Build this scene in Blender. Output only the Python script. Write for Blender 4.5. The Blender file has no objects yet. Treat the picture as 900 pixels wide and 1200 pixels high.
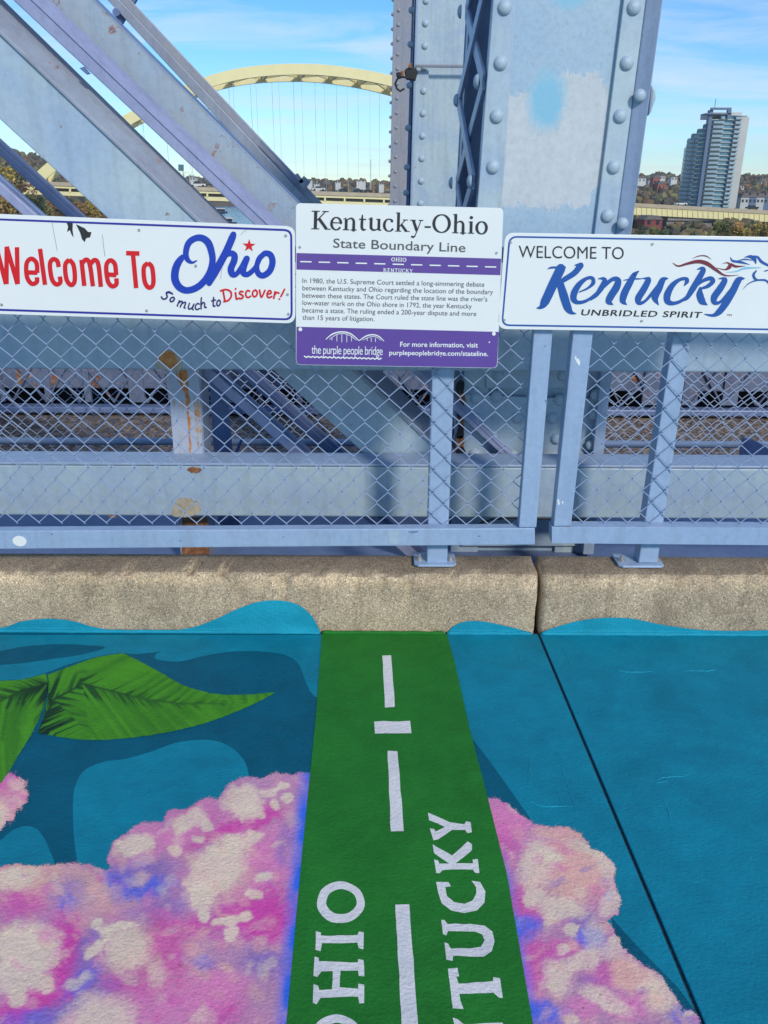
import bpy, math, random
import numpy as np
from mathutils import Vector, Matrix, geometry, noise
R = random.Random(7)
SC = bpy.context.scene
COL = SC.collection

# ------------------------------------------------------------------ camera
W, H, F = 900.0, 1200.0, 950.0
EYE = Vector((0.0, 0.0, 1.3))
PITCH = math.radians(21.7)
ROLL = math.radians(0.3)
MC = Matrix.Rotation(math.pi / 2 - PITCH, 3, 'X') @ Matrix.Rotation(ROLL, 3, 'Z')
cd = bpy.data.cameras.new('camera')
cam = bpy.data.objects.new('camera', cd)
COL.objects.link(cam)
cam.matrix_world = Matrix.Translation(EYE) @ MC.to_4x4()
cd.sensor_fit = 'VERTICAL'
cd.sensor_height = 24.0
cd.sensor_width = 18.0
cd.lens = 24.0 * F / H
cd.clip_start = 0.05
cd.clip_end = 6000
SC.camera = cam

# ------------------------------------------------------------------ light
SUN_EL, SUN_AZ = 34.0, 152.0          # azimuth clockwise from +Y
sd = bpy.data.lights.new('sun', 'SUN')
sd.energy = 2.8
sd.angle = math.radians(7.0)
sd.color = (1.0, 0.93, 0.82)
sun = bpy.data.objects.new('sun', sd)
COL.objects.link(sun)
el, az = math.radians(SUN_EL), math.radians(SUN_AZ)
SD = Vector((math.sin(az) * math.cos(el), math.cos(az) * math.cos(el), math.sin(el)))
sun.rotation_euler = SD.to_track_quat('Z', 'Y').to_euler()
sun.location = SD * 40

SC.view_settings.view_transform = 'Standard'
SC.view_settings.look = 'None'
SC.view_settings.gamma = 1.0
SC.view_settings.use_curve_mapping = False
SC.view_settings.exposure = 0.06

wd = bpy.data.worlds.new('World')
SC.world = wd
wd.use_nodes = True
nt = wd.node_tree
nt.nodes.clear()
def N(t, ty, **kw):
    n = t.nodes.new(ty)
    for k, v in kw.items():
        setattr(n, k, v)
    return n
out = N(nt, 'ShaderNodeOutputWorld')
bg = N(nt, 'ShaderNodeBackground')
bg.inputs['Strength'].default_value = 0.132
sky = N(nt, 'ShaderNodeTexSky')
sky.sky_type = 'NISHITA'
sky.sun_disc = False
sky.sun_elevation = el
sky.sun_rotation = az
sky.altitude = 150
sky.air_density = 1.0
sky.dust_density = 0.0
sky.ozone_density = 3.2
tc = N(nt, 'ShaderNodeTexCoord')
sep = N(nt, 'ShaderNodeSeparateXYZ')
nt.links.new(tc.outputs['Generated'], sep.inputs[0])
addz = N(nt, 'ShaderNodeMath', operation='ADD'); addz.inputs[1].default_value = 0.12
nt.links.new(sep.outputs['Z'], addz.inputs[0])
dx = N(nt, 'ShaderNodeMath', operation='DIVIDE'); dy = N(nt, 'ShaderNodeMath', operation='DIVIDE')
nt.links.new(sep.outputs['X'], dx.inputs[0]); nt.links.new(addz.outputs[0], dx.inputs[1])
nt.links.new(sep.outputs['Y'], dy.inputs[0]); nt.links.new(addz.outputs[0], dy.inputs[1])
cmb = N(nt, 'ShaderNodeCombineXYZ')
nt.links.new(dx.outputs[0], cmb.inputs[0]); nt.links.new(dy.outputs[0], cmb.inputs[1])
mp = N(nt, 'ShaderNodeMapping'); mp.inputs['Rotation'].default_value = (0, 0, 0.5)
mp.inputs['Scale'].default_value = (0.75, 1.5, 1.0); mp.inputs['Location'].default_value = (2.3, 0.7, 0)
nt.links.new(cmb.outputs[0], mp.inputs['Vector'])
cn = N(nt, 'ShaderNodeTexNoise'); cn.inputs['Scale'].default_value = 1.2; cn.inputs['Detail'].default_value = 7
cn.inputs['Roughness'].default_value = 0.6; cn.inputs['Distortion'].default_value = 0.6
nt.links.new(mp.outputs[0], cn.inputs['Vector'])
cr = N(nt, 'ShaderNodeMapRange'); cr.inputs['From Min'].default_value = 0.43; cr.inputs['From Max'].default_value = 0.82
cr.inputs['To Max'].default_value = 0.8
nt.links.new(cn.outputs['Fac'], cr.inputs['Value'])
cm = N(nt, 'ShaderNodeMix', data_type='RGBA')
nt.links.new(cr.outputs[0], cm.inputs['Factor'])
hs = N(nt, 'ShaderNodeHueSaturation')
hs.inputs['Saturation'].default_value = 1.32
hs.inputs['Value'].default_value = 1.12
nt.links.new(sky.outputs[0], hs.inputs['Color'])
tz = N(nt, 'ShaderNodeMapRange'); tz.inputs['From Min'].default_value = -0.02; tz.inputs['From Max'].default_value = 0.32
nt.links.new(sep.outputs['Z'], tz.inputs['Value'])
tint = N(nt, 'ShaderNodeMix', data_type='RGBA'); tint.inputs['A'].default_value = (0.66, 0.86, 1.08, 1); tint.inputs['B'].default_value = (0.95, 1.0, 1.02, 1)
nt.links.new(tz.outputs[0], tint.inputs['Factor'])
tm = N(nt, 'ShaderNodeMix', data_type='RGBA', blend_type='MULTIPLY'); tm.inputs['Factor'].default_value = 1.0
nt.links.new(hs.outputs[0], tm.inputs['A']); nt.links.new(tint.outputs['Result'], tm.inputs['B'])
nt.links.new(tm.outputs['Result'], cm.inputs['A'])
cm.inputs['B'].default_value = (6.3, 6.7, 7.2, 1)
nt.links.new(cm.outputs['Result'], bg.inputs['Color'])
nt.links.new(bg.outputs[0], out.inputs[0])

# ------------------------------------------------------------------ measuring helpers
MCI = np.array(MC)
def ray(px, py):
    return (MC @ Vector(((px - W / 2) / F, -(py - H / 2) / F, -1.0))).normalized()
def U(px, py, Y):                     # point of the vertical plane at distance Y
    d = ray(px, py)
    return EYE + d * ((Y - EYE.y) / d.y)
def G(px, py, z=0.0):                 # point of the level plane at height z
    d = ray(px, py)
    return EYE + d * ((z - EYE.z) / d.z)
def project(P):                       # array n,3 -> px, py
    q = (P - np.array(EYE)) @ MCI
    return W / 2 + F * q[:, 0] / -q[:, 2], H / 2 - F * q[:, 1] / -q[:, 2]
def lin(r, g, b):
    f = lambda c: (c / 255) / 12.92 if c / 255 <= 0.04045 else ((c / 255 + 0.055) / 1.055) ** 2.4
    return (f(r), f(g), f(b), 1.0)
def spline(pts, n=6, closed=False):
    P = [Vector(p) for p in pts]
    res = []
    m = len(P)
    rng = range(m if closed else m - 1)
    for i in rng:
        if closed:
            a, b, c, d = P[i - 1], P[i], P[(i + 1) % m], P[(i + 2) % m]
        else:
            b, c = P[i], P[i + 1]
            a = P[i - 1] if i else b * 2 - c
            d = P[i + 2] if i + 2 < m else c * 2 - b
        for k in range(n):
            t = k / n
            res.append(0.5 * ((2 * b) + (c - a) * t + (2 * a - 5 * b + 4 * c - d) * t * t + (3 * b - a - 3 * c + d) * t ** 3))
    if not closed:
        res.append(P[-1])
    return res
def ip(x, pts):
    return float(np.interp(x, [p[0] for p in pts], [p[1] for p in pts]))

# ------------------------------------------------------------------ object helpers
ORG = {}
def tag(o, label=None, cat=None, group=None, kind=None):
    if label: o['label'] = label
    if cat: o['category'] = cat
    if group: o['group'] = group
    if kind: o['kind'] = kind
    return o
def thing(name, label, cat, loc, group=None):
    o = bpy.data.objects.new(name, None)
    o.empty_display_size = 0.1
    COL.objects.link(o)
    o.location = loc
    ORG[o.name] = Vector(loc)
    return tag(o, label, cat, group)
class MB:
    def __init__(s): s.v = []; s.f = []; s.c = []
    def add(s, vs, fs, col=None):
        n = len(s.v)
        s.v += [tuple(v) for v in vs]
        s.f += [tuple(i + n for i in f) for f in fs]
        if col is not None: s.c += [col] * len(vs)
    def box(s, x0, x1, y0, y1, z0, z1, col=None):
        s.add([(x0, y0, z0), (x1, y0, z0), (x1, y1, z0), (x0, y1, z0), (x0, y0, z1), (x1, y0, z1), (x1, y1, z1), (x0, y1, z1)],
              [(3, 2, 1, 0), (4, 5, 6, 7), (0, 1, 5, 4), (1, 2, 6, 5), (2, 3, 7, 6), (3, 0, 4, 7)], col)
    def prism(s, pts, off, col=None):
        pts = [Vector(p) for p in pts]; off = Vector(off); n = len(pts)
        nrm = Vector((0, 0, 0))
        for i in range(n):
            nrm += pts[i].cross(pts[(i + 1) % n])
        if nrm.dot(off) > 0: pts.reverse()
        tris = geometry.tessellate_polygon([pts])
        vs = pts + [p + off for p in pts]
        fs = []
        for t in tris:
            a, b, c = pts[t[0]], pts[t[1]], pts[t[2]]
            up = (b - a).cross(c - a).dot(off) < 0
            t = t if up else t[::-1]
            fs.append(tuple(t)); fs.append(tuple(i + n for i in t[::-1]))
        for i in range(n):
            j = (i + 1) % n
            fs.append((j, i, i + n, j + n))
        s.add(vs, fs, col)
    def flat(s, pts, up, holes=None):
        loops = [[Vector(p) for p in pts]] + [[Vector(p) for p in h] for h in (holes or [])]
        tris = geometry.tessellate_polygon(loops)
        vs = [p for l in loops for p in l]
        fs = []
        for t in tris:
            a, b, c = vs[t[0]], vs[t[1]], vs[t[2]]
            fs.append(tuple(t) if (b - a).cross(c - a).dot(Vector(up)) > 0 else tuple(t[::-1]))
        s.add(vs, fs)
    def tube(s, path, r, n=6, cap=True, col=None):
        P = [Vector(p) for p in path]; vs = []; fs = []
        m = len(P); ref = None
        for i, p in enumerate(P):
            t = (P[min(i + 1, m - 1)] - P[max(i - 1, 0)]).normalized()
            if ref is None:
                ref = t.orthogonal().normalized()
            ref = (ref - t * ref.dot(t)).normalized()
            b = t.cross(ref)
            rr = r[i] if isinstance(r, (list, tuple)) else r
            for k in range(n):
                a = 2 * math.pi * k / n
                vs.append(p + (ref * math.cos(a) + b * math.sin(a)) * rr)
        for i in range(m - 1):
            for k in range(n):
                k2 = (k + 1) % n
                fs.append((i * n + k, i * n + k2, (i + 1) * n + k2, (i + 1) * n + k))
        if cap:
            fs.append(tuple(range(n))[::-1]); fs.append(tuple((m - 1) * n + k for k in range(n)))
        s.add(vs, fs, col)
    def bar(s, a, b, w, d, up=(0, 0, 1)):   # rectangular bar from a to b
        a, b = Vector(a), Vector(b); t = (b - a).normalized()
        u = Vector(up); u = (u - t * u.dot(t)).normalized(); v = t.cross(u)
        c = [u * w / 2 + v * d / 2, u * w / 2 - v * d / 2, -u * w / 2 - v * d / 2, -u * w / 2 + v * d / 2]
        s.add([a + q for q in c] + [b + q for q in c],
              [(0, 1, 2, 3)[::-1], (4, 5, 6, 7)[::-1][::-1], (0, 1, 5, 4), (1, 2, 6, 5), (2, 3, 7, 6), (3, 0, 4, 7)])
    def build(s, name, mat, parent=None, label=None, cat=None, group=None, kind=None, origin=None, smooth=False, bevel=0, fixn=False):
        if origin is None:
            if parent is not None: origin = ORG[parent.name]
            else:
                a = np.array(s.v); origin = Vector(((a[:, 0].min() + a[:, 0].max()) / 2, (a[:, 1].min() + a[:, 1].max()) / 2, a[:, 2].min()))
        origin = Vector(origin)
        me = bpy.data.meshes.new(name)
        me.from_pydata([(x - origin.x, y - origin.y, z - origin.z) for x, y, z in s.v], [], s.f)
        if s.c:
            at = me.color_attributes.new('Col', 'FLOAT_COLOR', 'POINT')
            at.data.foreach_set('color', np.array(s.c, dtype=np.float32).ravel())
        if fixn:
            import bmesh
            bm = bmesh.new(); bm.from_mesh(me); bmesh.ops.recalc_face_normals(bm, faces=bm.faces); bm.to_mesh(me); bm.free()
        if mat: me.materials.append(mat)
        if smooth: me.polygons.foreach_set('use_smooth', [True] * len(me.polygons))
        me.update()
        o = bpy.data.objects.new(name, me)
        COL.objects.link(o)
        if parent is not None:
            o.parent = parent
            o.location = origin - ORG[parent.name]
        else:
            o.location = origin
        ORG[o.name] = origin
        if bevel:
            b = o.modifiers.new('bevel', 'BEVEL'); b.width = bevel; b.segments = 2; b.limit_method = 'ANGLE'
        return tag(o, label, cat, group, kind)
def pxpoly(mb, pts, Y, d):            # a plate in the vertical plane at distance Y, d deep
    mb.prism([U(x, y, Y) for x, y in pts], (0, d, 0))

# ------------------------------------------------------------------ materials
def mat(name, rough=0.6, metal=0.0):
    m = bpy.data.materials.new(name); m.use_nodes = True
    t = m.node_tree; b = t.nodes['Principled BSDF']
    b.inputs['Roughness'].default_value = rough; b.inputs['Metallic'].default_value = metal
    return m, t, b
def ramp(t, src, stops, interp='LINEAR'):
    r = N(t, 'ShaderNodeValToRGB'); r.color_ramp.interpolation = interp
    e = r.color_ramp.elements
    while len(e) < len(stops): e.new(0.5)
    for k, (p, c) in enumerate(stops):
        e[k].position = p; e[k].color = c if len(c) == 4 else (*c, 1)
    t.links.new(src, r.inputs[0])
    return r
def noi(t, scale, detail=4, rough=0.55, vec=None, dist=0.0):
    n = N(t, 'ShaderNodeTexNoise'); n.inputs['Scale'].default_value = scale; n.inputs['Detail'].default_value = detail
    n.inputs['Roughness'].default_value = rough; n.inputs['Distortion'].default_value = dist
    if vec is None:
        c = N(t, 'ShaderNodeTexCoord'); vec = c.outputs['Object']
    t.links.new(vec, n.inputs['Vector'])
    return n
def mixc(t, fac, a, b, blend='MIX'):
    m = N(t, 'ShaderNodeMix', data_type='RGBA', blend_type=blend)
    for k, v in (('Factor', fac), ('A', a), ('B', b)):
        if isinstance(v, bpy.types.NodeSocket): t.links.new(v, m.inputs[k])
        else: m.inputs[k].default_value = v
    return m.outputs['Result']
def bump(t, b, h, strength=0.3, dist=0.01, prev=None):
    n = N(t, 'ShaderNodeBump'); n.inputs['Strength'].default_value = strength; n.inputs['Distance'].default_value = dist
    t.links.new(h, n.inputs['Height'])
    if prev is not None: t.links.new(prev, n.inputs['Normal'])
    t.links.new(n.outputs[0], b.inputs['Normal'])
    return n.outputs[0]
def steel(name, base, alt, chips=0.0, rough=0.42, scale=1.0):
    m, t, b = mat(name, rough)
    n1 = noi(t, 3.0 * scale, 5, 0.6, dist=0.8)
    r1 = ramp(t, n1.outputs[0], [(0.40, (0, 0, 0)), (0.62, (1, 1, 1))])
    c = mixc(t, r1.outputs[0], base, alt)
    n2 = noi(t, 45 * scale, 6, 0.75)
    r2 = ramp(t, n2.outputs[0], [(0.30, (0.74, 0.73, 0.72)), (0.55, (1, 1, 1)), (0.8, (1.08, 1.08, 1.06))])
    c = mixc(t, 0.5, c, r2.outputs[0], 'MULTIPLY')
    # streaks of grime running down
    tcn = N(t, 'ShaderNodeTexCoord'); mpn = N(t, 'ShaderNodeMapping'); mpn.inputs['Scale'].default_value = (26, 26, 2.2)
    t.links.new(tcn.outputs['Object'], mpn.inputs[0])
    n3 = noi(t, 1.0 * scale, 4, 0.6, vec=mpn.outputs[0])
    r3 = ramp(t, n3.outputs[0], [(0.33, (0.82, 0.80, 0.78)), (0.52, (1, 1, 1))])
    c = mixc(t, 0.55, c, r3.outputs[0], 'MULTIPLY')
    if chips:
        n4 = noi(t, 11 * scale, 9, 0.78, dist=0.4)
        r4 = ramp(t, n4.outputs[0], [(0.66 - chips * 0.08, (0, 0, 0)), (0.69 - chips * 0.08, (1, 1, 1))])
        n5 = noi(t, 60 * scale, 3)
        rc = ramp(t, n5.outputs[0], [(0.35, lin(120, 88, 80)), (0.65, lin(168, 150, 148))])
        c = mixc(t, r4.outputs[0], c, rc.outputs[0])
    t.links.new(c, b.inputs['Base Color'])
    n6 = noi(t, 130 * scale, 4, 0.6)
    p = bump(t, b, n6.outputs[0], 0.12, 0.002)
    bump(t, b, n2.outputs[0], 0.15, 0.004, p)
    return m
def plain(name, c, rough=0.55, var=0.12, scale=30, bmp=0.1, metal=0.0, bs=120):
    m, t, b = mat(name, rough, metal)
    n = noi(t, scale, 5, 0.65)
    lo = tuple(x * (1 - var) for x in c[:3]) + (1,); hi = tuple(min(1, x * (1 + var)) for x in c[:3]) + (1,)
    r = ramp(t, n.outputs[0], [(0.3, lo), (0.7, hi)])
    t.links.new(r.outputs[0], b.inputs['Base Color'])
    if bmp:
        n2 = noi(t, bs, 4)
        bump(t, b, n2.outputs[0], bmp, 0.002)
    return m
def paint_ground(name, c, var=0.10, rough=0.62, attr=False, alpha=False):
    m, t, b = mat(name, rough)
    n = noi(t, 7, 6, 0.65, dist=0.5)
    if attr:
        a = N(t, 'ShaderNodeAttribute', attribute_name='Col')
        sp = noi(t, 260, 3, 0.8)
        spr = ramp(t, sp.outputs[0], [(0.3, (0.83, 0.84, 0.88)), (0.7, (1.1, 1.08, 1.05))])
        col = mixc(t, 1.0, a.outputs['Color'], spr.outputs[0], 'MULTIPLY')
    else:
        lo = tuple(x * (1 - var) for x in c[:3]) + (1,); hi = tuple(x * (1 + var) for x in c[:3]) + (1,)
        col = ramp(t, n.outputs[0], [(0.35, lo), (0.65, hi)]).outputs[0]
        f = noi(t, 420, 3, 0.7)
        fr = ramp(t, f.outputs[0], [(0.3, (0.86, 0.86, 0.86)), (0.62, (1.04, 1.04, 1.04))])
        col = mixc(t, 1.0, col, fr.outputs[0], 'MULTIPLY')
    vs_ = N(t, 'ShaderNodeTexVoronoi'); vs_.inputs['Scale'].default_value = 26; tq = N(t, 'ShaderNodeTexCoord'); t.links.new(tq.outputs['Object'], vs_.inputs['Vector'])
    vr_ = ramp(t, vs_.outputs['Distance'], [(0.035, (.45, .45, .45)), (0.06, (1, 1, 1))])
    vk = N(t, 'ShaderNodeSeparateColor'); t.links.new(vs_.outputs['Color'], vk.inputs[0]); vg = N(t, 'ShaderNodeMath', operation='GREATER_THAN'); vg.inputs[1].default_value = .80; t.links.new(vk.outputs[0], vg.inputs[0])
    col = mixc(t, vg.outputs[0], col, mixc(t, 1.0, col, vr_.outputs[0], 'MULTIPLY'))
    sc_ = noi(t, 2.6, 7, .7, dist=1.2); sr_ = ramp(t, sc_.outputs[0], [(.36, (.86, .88, .9)), (.52, (1, 1, 1)), (.72, (1.05, 1.05, 1.03))]); col = mixc(t, 1.0, col, sr_.outputs[0], 'MULTIPLY')
    t.links.new(col, b.inputs['Base Color'])
    # broom-finished concrete under thick paint: short ripples across, plus fine grain
    tcn = N(t, 'ShaderNodeTexCoord'); mpn = N(t, 'ShaderNodeMapping'); mpn.inputs['Scale'].default_value = (0.85, 1.1, 1)
    mpn.inputs['Rotation'].default_value = (0, 0, 0.12)
    t.links.new(tcn.outputs['Object'], mpn.inputs[0])
    h1 = noi(t, 135, 4, 0.66, vec=mpn.outputs[0], dist=0.2)
    h2 = noi(t, 9, 3, 0.6)
    b.inputs['Specular IOR Level'].default_value = 0.18
    p = bump(t, b, h1.outputs[0], 0.55, 0.0052)
    p2 = bump(t, b, h2.outputs[0], 0.25, 0.02, p)
    if alpha:
        a2 = N(t, 'ShaderNodeAttribute', attribute_name='Col')
        g = noi(t, 330, 3, 0.7)
        g2 = N(t, 'ShaderNodeMapRange'); g2.inputs['From Min'].default_value = 0.3; g2.inputs['From Max'].default_value = 0.7
        t.links.new(g.outputs[0], g2.inputs['Value'])
        gt = N(t, 'ShaderNodeMath', operation='GREATER_THAN')
        t.links.new(a2.outputs['Alpha'], gt.inputs[0]); t.links.new(g2.outputs[0], gt.inputs[1])
        t.links.new(gt.outputs[0], b.inputs['Alpha'])
    return m

M = {}
M['blue'] = steel('blue_paint', lin(148, 166, 192), lin(155, 173, 197), 0.0)
M['fence'] = steel('fence_paint', lin(148, 171, 200), lin(153, 175, 203), 0.0, 0.36)
M['plate'] = steel('pale_plate_paint', lin(172, 190, 198), lin(156, 177, 200), 0.25)
M['beam'] = steel('beam_paint', lin(170, 188, 197), lin(162, 182, 200), 0.0)
M['purple'] = steel('violet_steel_paint', lin(144, 151, 184), lin(152, 159, 189), 0.1)
M['grey'] = steel('grey_steel_paint', lin(140, 147, 162), lin(150, 160, 174), 0.7)
M['worn'] = steel('worn_steel_paint', lin(160, 170, 180), lin(152, 170, 188), 1.0)
M['dark'] = steel('deep_blue_steel_paint', lin(98, 116, 156), lin(110, 128, 166), 0.2)
M['gplate'] = steel('dull_girder_paint', lin(96, 106, 130), lin(108, 120, 144), 1.0)
M['rail'] = plain('balcony_rail', lin(150, 170, 180), .3, .05, .2, 0)
M['taupe'] = steel('taupe_steel_paint', lin(150, 152, 160), lin(140, 148, 166), 0.3)
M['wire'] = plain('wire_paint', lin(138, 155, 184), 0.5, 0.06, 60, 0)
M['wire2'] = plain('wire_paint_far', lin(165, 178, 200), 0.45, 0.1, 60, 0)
M['white'] = plain('sign_white', lin(228, 231, 229), 0.28, 0.02, 6, 0.02)
M['red'] = plain('sign_red', lin(212, 22, 34), 0.35, 0.03, 30, 0)
M['blueink'] = plain('sign_blue', lin(28, 62, 172), 0.35, 0.03, 30, 0)
M['navy'] = plain('sign_navy', lin(42, 44, 150), 0.35, 0.03, 30, 0)
M['navy2'] = plain('script_navy', lin(40, 45, 110), 0.35, 0.03, 30, 0)
M['kyblue'] = plain('kentucky_blue', lin(30, 84, 160), 0.35, 0.03, 30, 0)
M['maroon'] = plain('maroon_ink', lin(118, 40, 58), 0.35, 0.03, 30, 0)
M['lightblue'] = plain('light_blue_ink', lin(125, 190, 218), 0.35, 0.03, 30, 0)
M['black'] = plain('black_ink', lin(42, 42, 46), 0.35, 0.03, 30, 0)
M['greyink'] = plain('grey_ink', lin(88, 88, 92), 0.4, 0.05, 30, 0)
M['ppl'] = plain('purple_print', lin(98, 72, 150), 0.28, 0.05, 8, 0)
M['screw'] = plain('screw_steel', lin(170, 172, 172), 0.4, 0.1, 200, 0, 0.4)
M['zinc'] = plain('bolt_zinc', lin(165, 168, 172), 0.4, 0.15, 200, 0.1, 0.5)
M['hole'] = plain('gap_shade', (0.012, 0.012, 0.014, 1), 0.8, 0.3)  # near black, the shade of gaps and openings is put into the colour
M['yellow'] = plain('yellow_bridge_paint', lin(226, 214, 158), 0.5, 0.05, 0.3, 0)
M['tan'] = plain('parapet_concrete', lin(178, 164, 140), 0.8, 0.1, 0.5, 0)
M['pier'] = plain('pier_concrete', lin(140, 134, 126), 0.85, 0.15, 0.4, 0)
M['teal_d'] = paint_ground('dark_teal_paint', lin(0, 90, 114))
M['teal_l'] = paint_ground('light_teal_paint', lin(12, 128, 152))
M['teal_k'] = paint_ground('kerb_teal_paint', lin(26, 148, 172))
M['ridge'] = paint_ground('thick_teal_paint', lin(34, 152, 176))
M['green'] = paint_ground('green_paint', lin(36, 118, 42))
M['gwhite'] = paint_ground('white_road_paint', lin(222, 219, 218), 0.05)
M['mural'] = paint_ground('airbrushed_mural_paint', None, attr=True, alpha=True)

# weathered rust
m, t, b = mat('rust', 0.85)
n = noi(t, 35, 7, 0.7); r = ramp(t, n.outputs[0], [(0.3, lin(78, 52, 42)), (0.5, lin(140, 92, 60)), (0.7, lin(182, 142, 100))])
t.links.new(r.outputs[0], b.inputs['Base Color']); bump(t, b, n.outputs[0], 0.5, 0.006); M['rust'] = m
m, t, b = mat('bare_primer', 0.85)
n = noi(t, 40, 7, 0.7); r = ramp(t, n.outputs[0], [(0.3, lin(150, 140, 118)), (0.7, lin(196, 186, 164))])
t.links.new(r.outputs[0], b.inputs['Base Color']); bump(t, b, n.outputs[0], 0.5, 0.004); M['primer'] = m
m, t, b = mat('orange_rust', 0.85)
n = noi(t, 50, 7, 0.7); r = ramp(t, n.outputs[0], [(0.3, lin(150, 84, 40)), (0.5, lin(200, 128, 66)), (0.7, lin(214, 160, 104))])
t.links.new(r.outputs[0], b.inputs['Base Color']); bump(t, b, n.outputs[0], 0.4, 0.004); M['orust'] = m
# rust streaked post: orange runs down its front
m, t, b = mat('rust_streaked_paint', 0.6)
tcn = N(t, 'ShaderNodeTexCoord'); mpn = N(t, 'ShaderNodeMapping'); mpn.inputs['Scale'].default_value = (42, 42, 5)
t.links.new(tcn.outputs['Object'], mpn.inputs[0])
n = noi(t, 1.0, 6, 0.6, vec=mpn.outputs[0]); n9 = noi(t, 14, 6, 0.7)
mx = N(t, 'ShaderNodeMath', operation='MULTIPLY'); t.links.new(n.outputs[0], mx.inputs[0]); t.links.new(n9.outputs[0], mx.inputs[1])
r = ramp(t, mx.outputs[0], [(0.27, lin(172, 180, 196)), (0.32, lin(178, 150, 120)), (0.37, lin(176, 98, 40))])
t.links.new(r.outputs[0], b.inputs['Base Color']); bump(t, b, n9.outputs[0], 0.3, 0.004); M['streak'] = m
# column plate: new paint with a big scraped pale patch and turquoise overspray
m, t, b = mat('patched_column_paint', 0.4)
tcn = N(t, 'ShaderNodeTexCoord'); sp = N(t, 'ShaderNodeSeparateXYZ'); t.links.new(tcn.outputs['Object'], sp.inputs[0])
PATCH = (t, sp, tcn, b); M['colplate'] = m
# concrete with exposed aggregate
m, t, b = mat('aggregate_concrete', 0.88)
tcn = N(t, 'ShaderNodeTexCoord')
vo = N(t, 'ShaderNodeTexVoronoi'); vo.inputs['Scale'].default_value = 300; vo.inputs['Randomness'].default_value = 1
t.links.new(tcn.outputs['Object'], vo.inputs['Vector'])
vr = ramp(t, vo.outputs['Color'], [(0.08, lin(126, 114, 98)), (0.4, lin(166, 151, 128)), (0.75, lin(186, 171, 147)), (0.97, lin(226, 212, 188))])
n = noi(t, 5, 6, 0.65); r = ramp(t, n.outputs[0], [(0.32, (0.78, 0.74, 0.70)), (0.6, (1.14, 1.1, 1.04))])
c = mixc(t, 1.0, vr.outputs[0], r.outputs[0], 'MULTIPLY')
mps = N(t, 'ShaderNodeMapping'); mps.inputs['Scale'].default_value = (3.2, 3.2, 1.1); t.links.new(tcn.outputs['Object'], mps.inputs[0]); nst = noi(t, 3.0, 8, .75, vec=mps.outputs[0], dist=1.5); rst = ramp(t, nst.outputs[0], [(.36, (.68, .66, .64)), (.47, (1, 1, 1))]); c = mixc(t, .8, c, rst.outputs[0], 'MULTIPLY')
n2 = noi(t, 60, 5, 0.8); r2 = ramp(t, n2.outputs[0], [(0.30, (0.6, 0.57, 0.54)), (0.42, (1, 1, 1)), (0.75, (1.08, 1.07, 1.05))])
c = mixc(t, 0.8, c, r2.outputs[0], 'MULTIPLY')
# level top faces hold grime
ge = N(t, 'ShaderNodeNewGeometry'); sx = N(t, 'ShaderNodeSeparateXYZ'); t.links.new(ge.outputs['True Normal'], sx.inputs[0])
mr = ramp(t, sx.outputs['Z'], [(0.75, (1, 1, 1)), (0.97, (0.62, 0.60, 0.60))])
c = mixc(t, 1.0, c, mr.outputs[0], 'MULTIPLY')
so_ = N(t, 'ShaderNodeSeparateXYZ'); t.links.new(tcn.outputs['Object'], so_.inputs[0]); nsh = noi(t, 9, 4); zz_ = N(t, 'ShaderNodeMath', operation='MULTIPLY_ADD'); t.links.new(nsh.outputs[0], zz_.inputs[0]); zz_.inputs[1].default_value = .03; t.links.new(so_.outputs['Z'], zz_.inputs[2])
ch = ramp(t, zz_.outputs[0], [(0.458, (0, 0, 0)), (0.482, (1, 1, 1)), (0.500, (1, 1, 1)), (0.514, (0, 0, 0))])
nch = noi(t, 28, 6, 0.75); chr_ = ramp(t, nch.outputs[0], [(0.38, (0, 0, 0)), (0.6, (1, 1, 1))])
cf_ = mixc(t, 1.0, ch.outputs[0], chr_.outputs[0], 'MULTIPLY')
c = mixc(t, cf_, c, mixc(t, 1.0, c, (1.38, 1.32, 1.22, 1), 'MULTIPLY'))
t.links.new(c, b.inputs['Base Color'])
p = bump(t, b, vo.outputs['Distance'], 0.35, 0.002); bump(t, b, n2.outputs[0], 0.6, 0.005, p); M['concrete'] = m
# brown ballast of the far roadway
m, t, b = mat('brown_aggregate', 0.95)
tcn = N(t, 'ShaderNodeTexCoord')
vo = N(t, 'ShaderNodeTexVoronoi'); vo.inputs['Scale'].default_value = 38; t.links.new(tcn.outputs['Object'], vo.inputs['Vector'])
vr = ramp(t, vo.outputs['Color'], [(0.1, lin(66, 60, 60)), (0.5, lin(116, 102, 92)), (0.95, lin(160, 142, 126))])
t.links.new(vr.outputs[0], b.inputs['Base Color']); bump(t, b, vo.outputs['Distance'], 0.8, 0.02); M['ballast'] = m
# foliage from vertex colour
m, t, b = mat('autumn_foliage', 0.8)
a = N(t, 'ShaderNodeAttribute', attribute_name='Col'); n = noi(t, 0.5, 4); r = ramp(t, n.outputs[0], [(0.3, (0.7, 0.7, 0.7)), (0.7, (1.2, 1.2, 1.2))])
t.links.new(mixc(t, 1.0, a.outputs['Color'], r.outputs[0], 'MULTIPLY'), b.inputs['Base Color']); M['leaf'] = m
M['bark'] = plain('bark', lin(96, 82, 70), 0.9, 0.2, 3, 0)
m, t, b = mat('hillside_soil', 0.95)
n = noi(t, 0.02, 8, 0.7); r = ramp(t, n.outputs[0], [(0.35, lin(84, 78, 58)), (0.5, lin(112, 96, 72)), (0.65, lin(92, 92, 62))])
t.links.new(r.outputs[0], b.inputs['Base Color']); M['hill'] = m
m, t, b = mat('river_water', 0.12)
n = noi(t, 0.25, 6, 0.6); b.inputs['Base Color'].default_value = lin(70, 105, 130)
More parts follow.
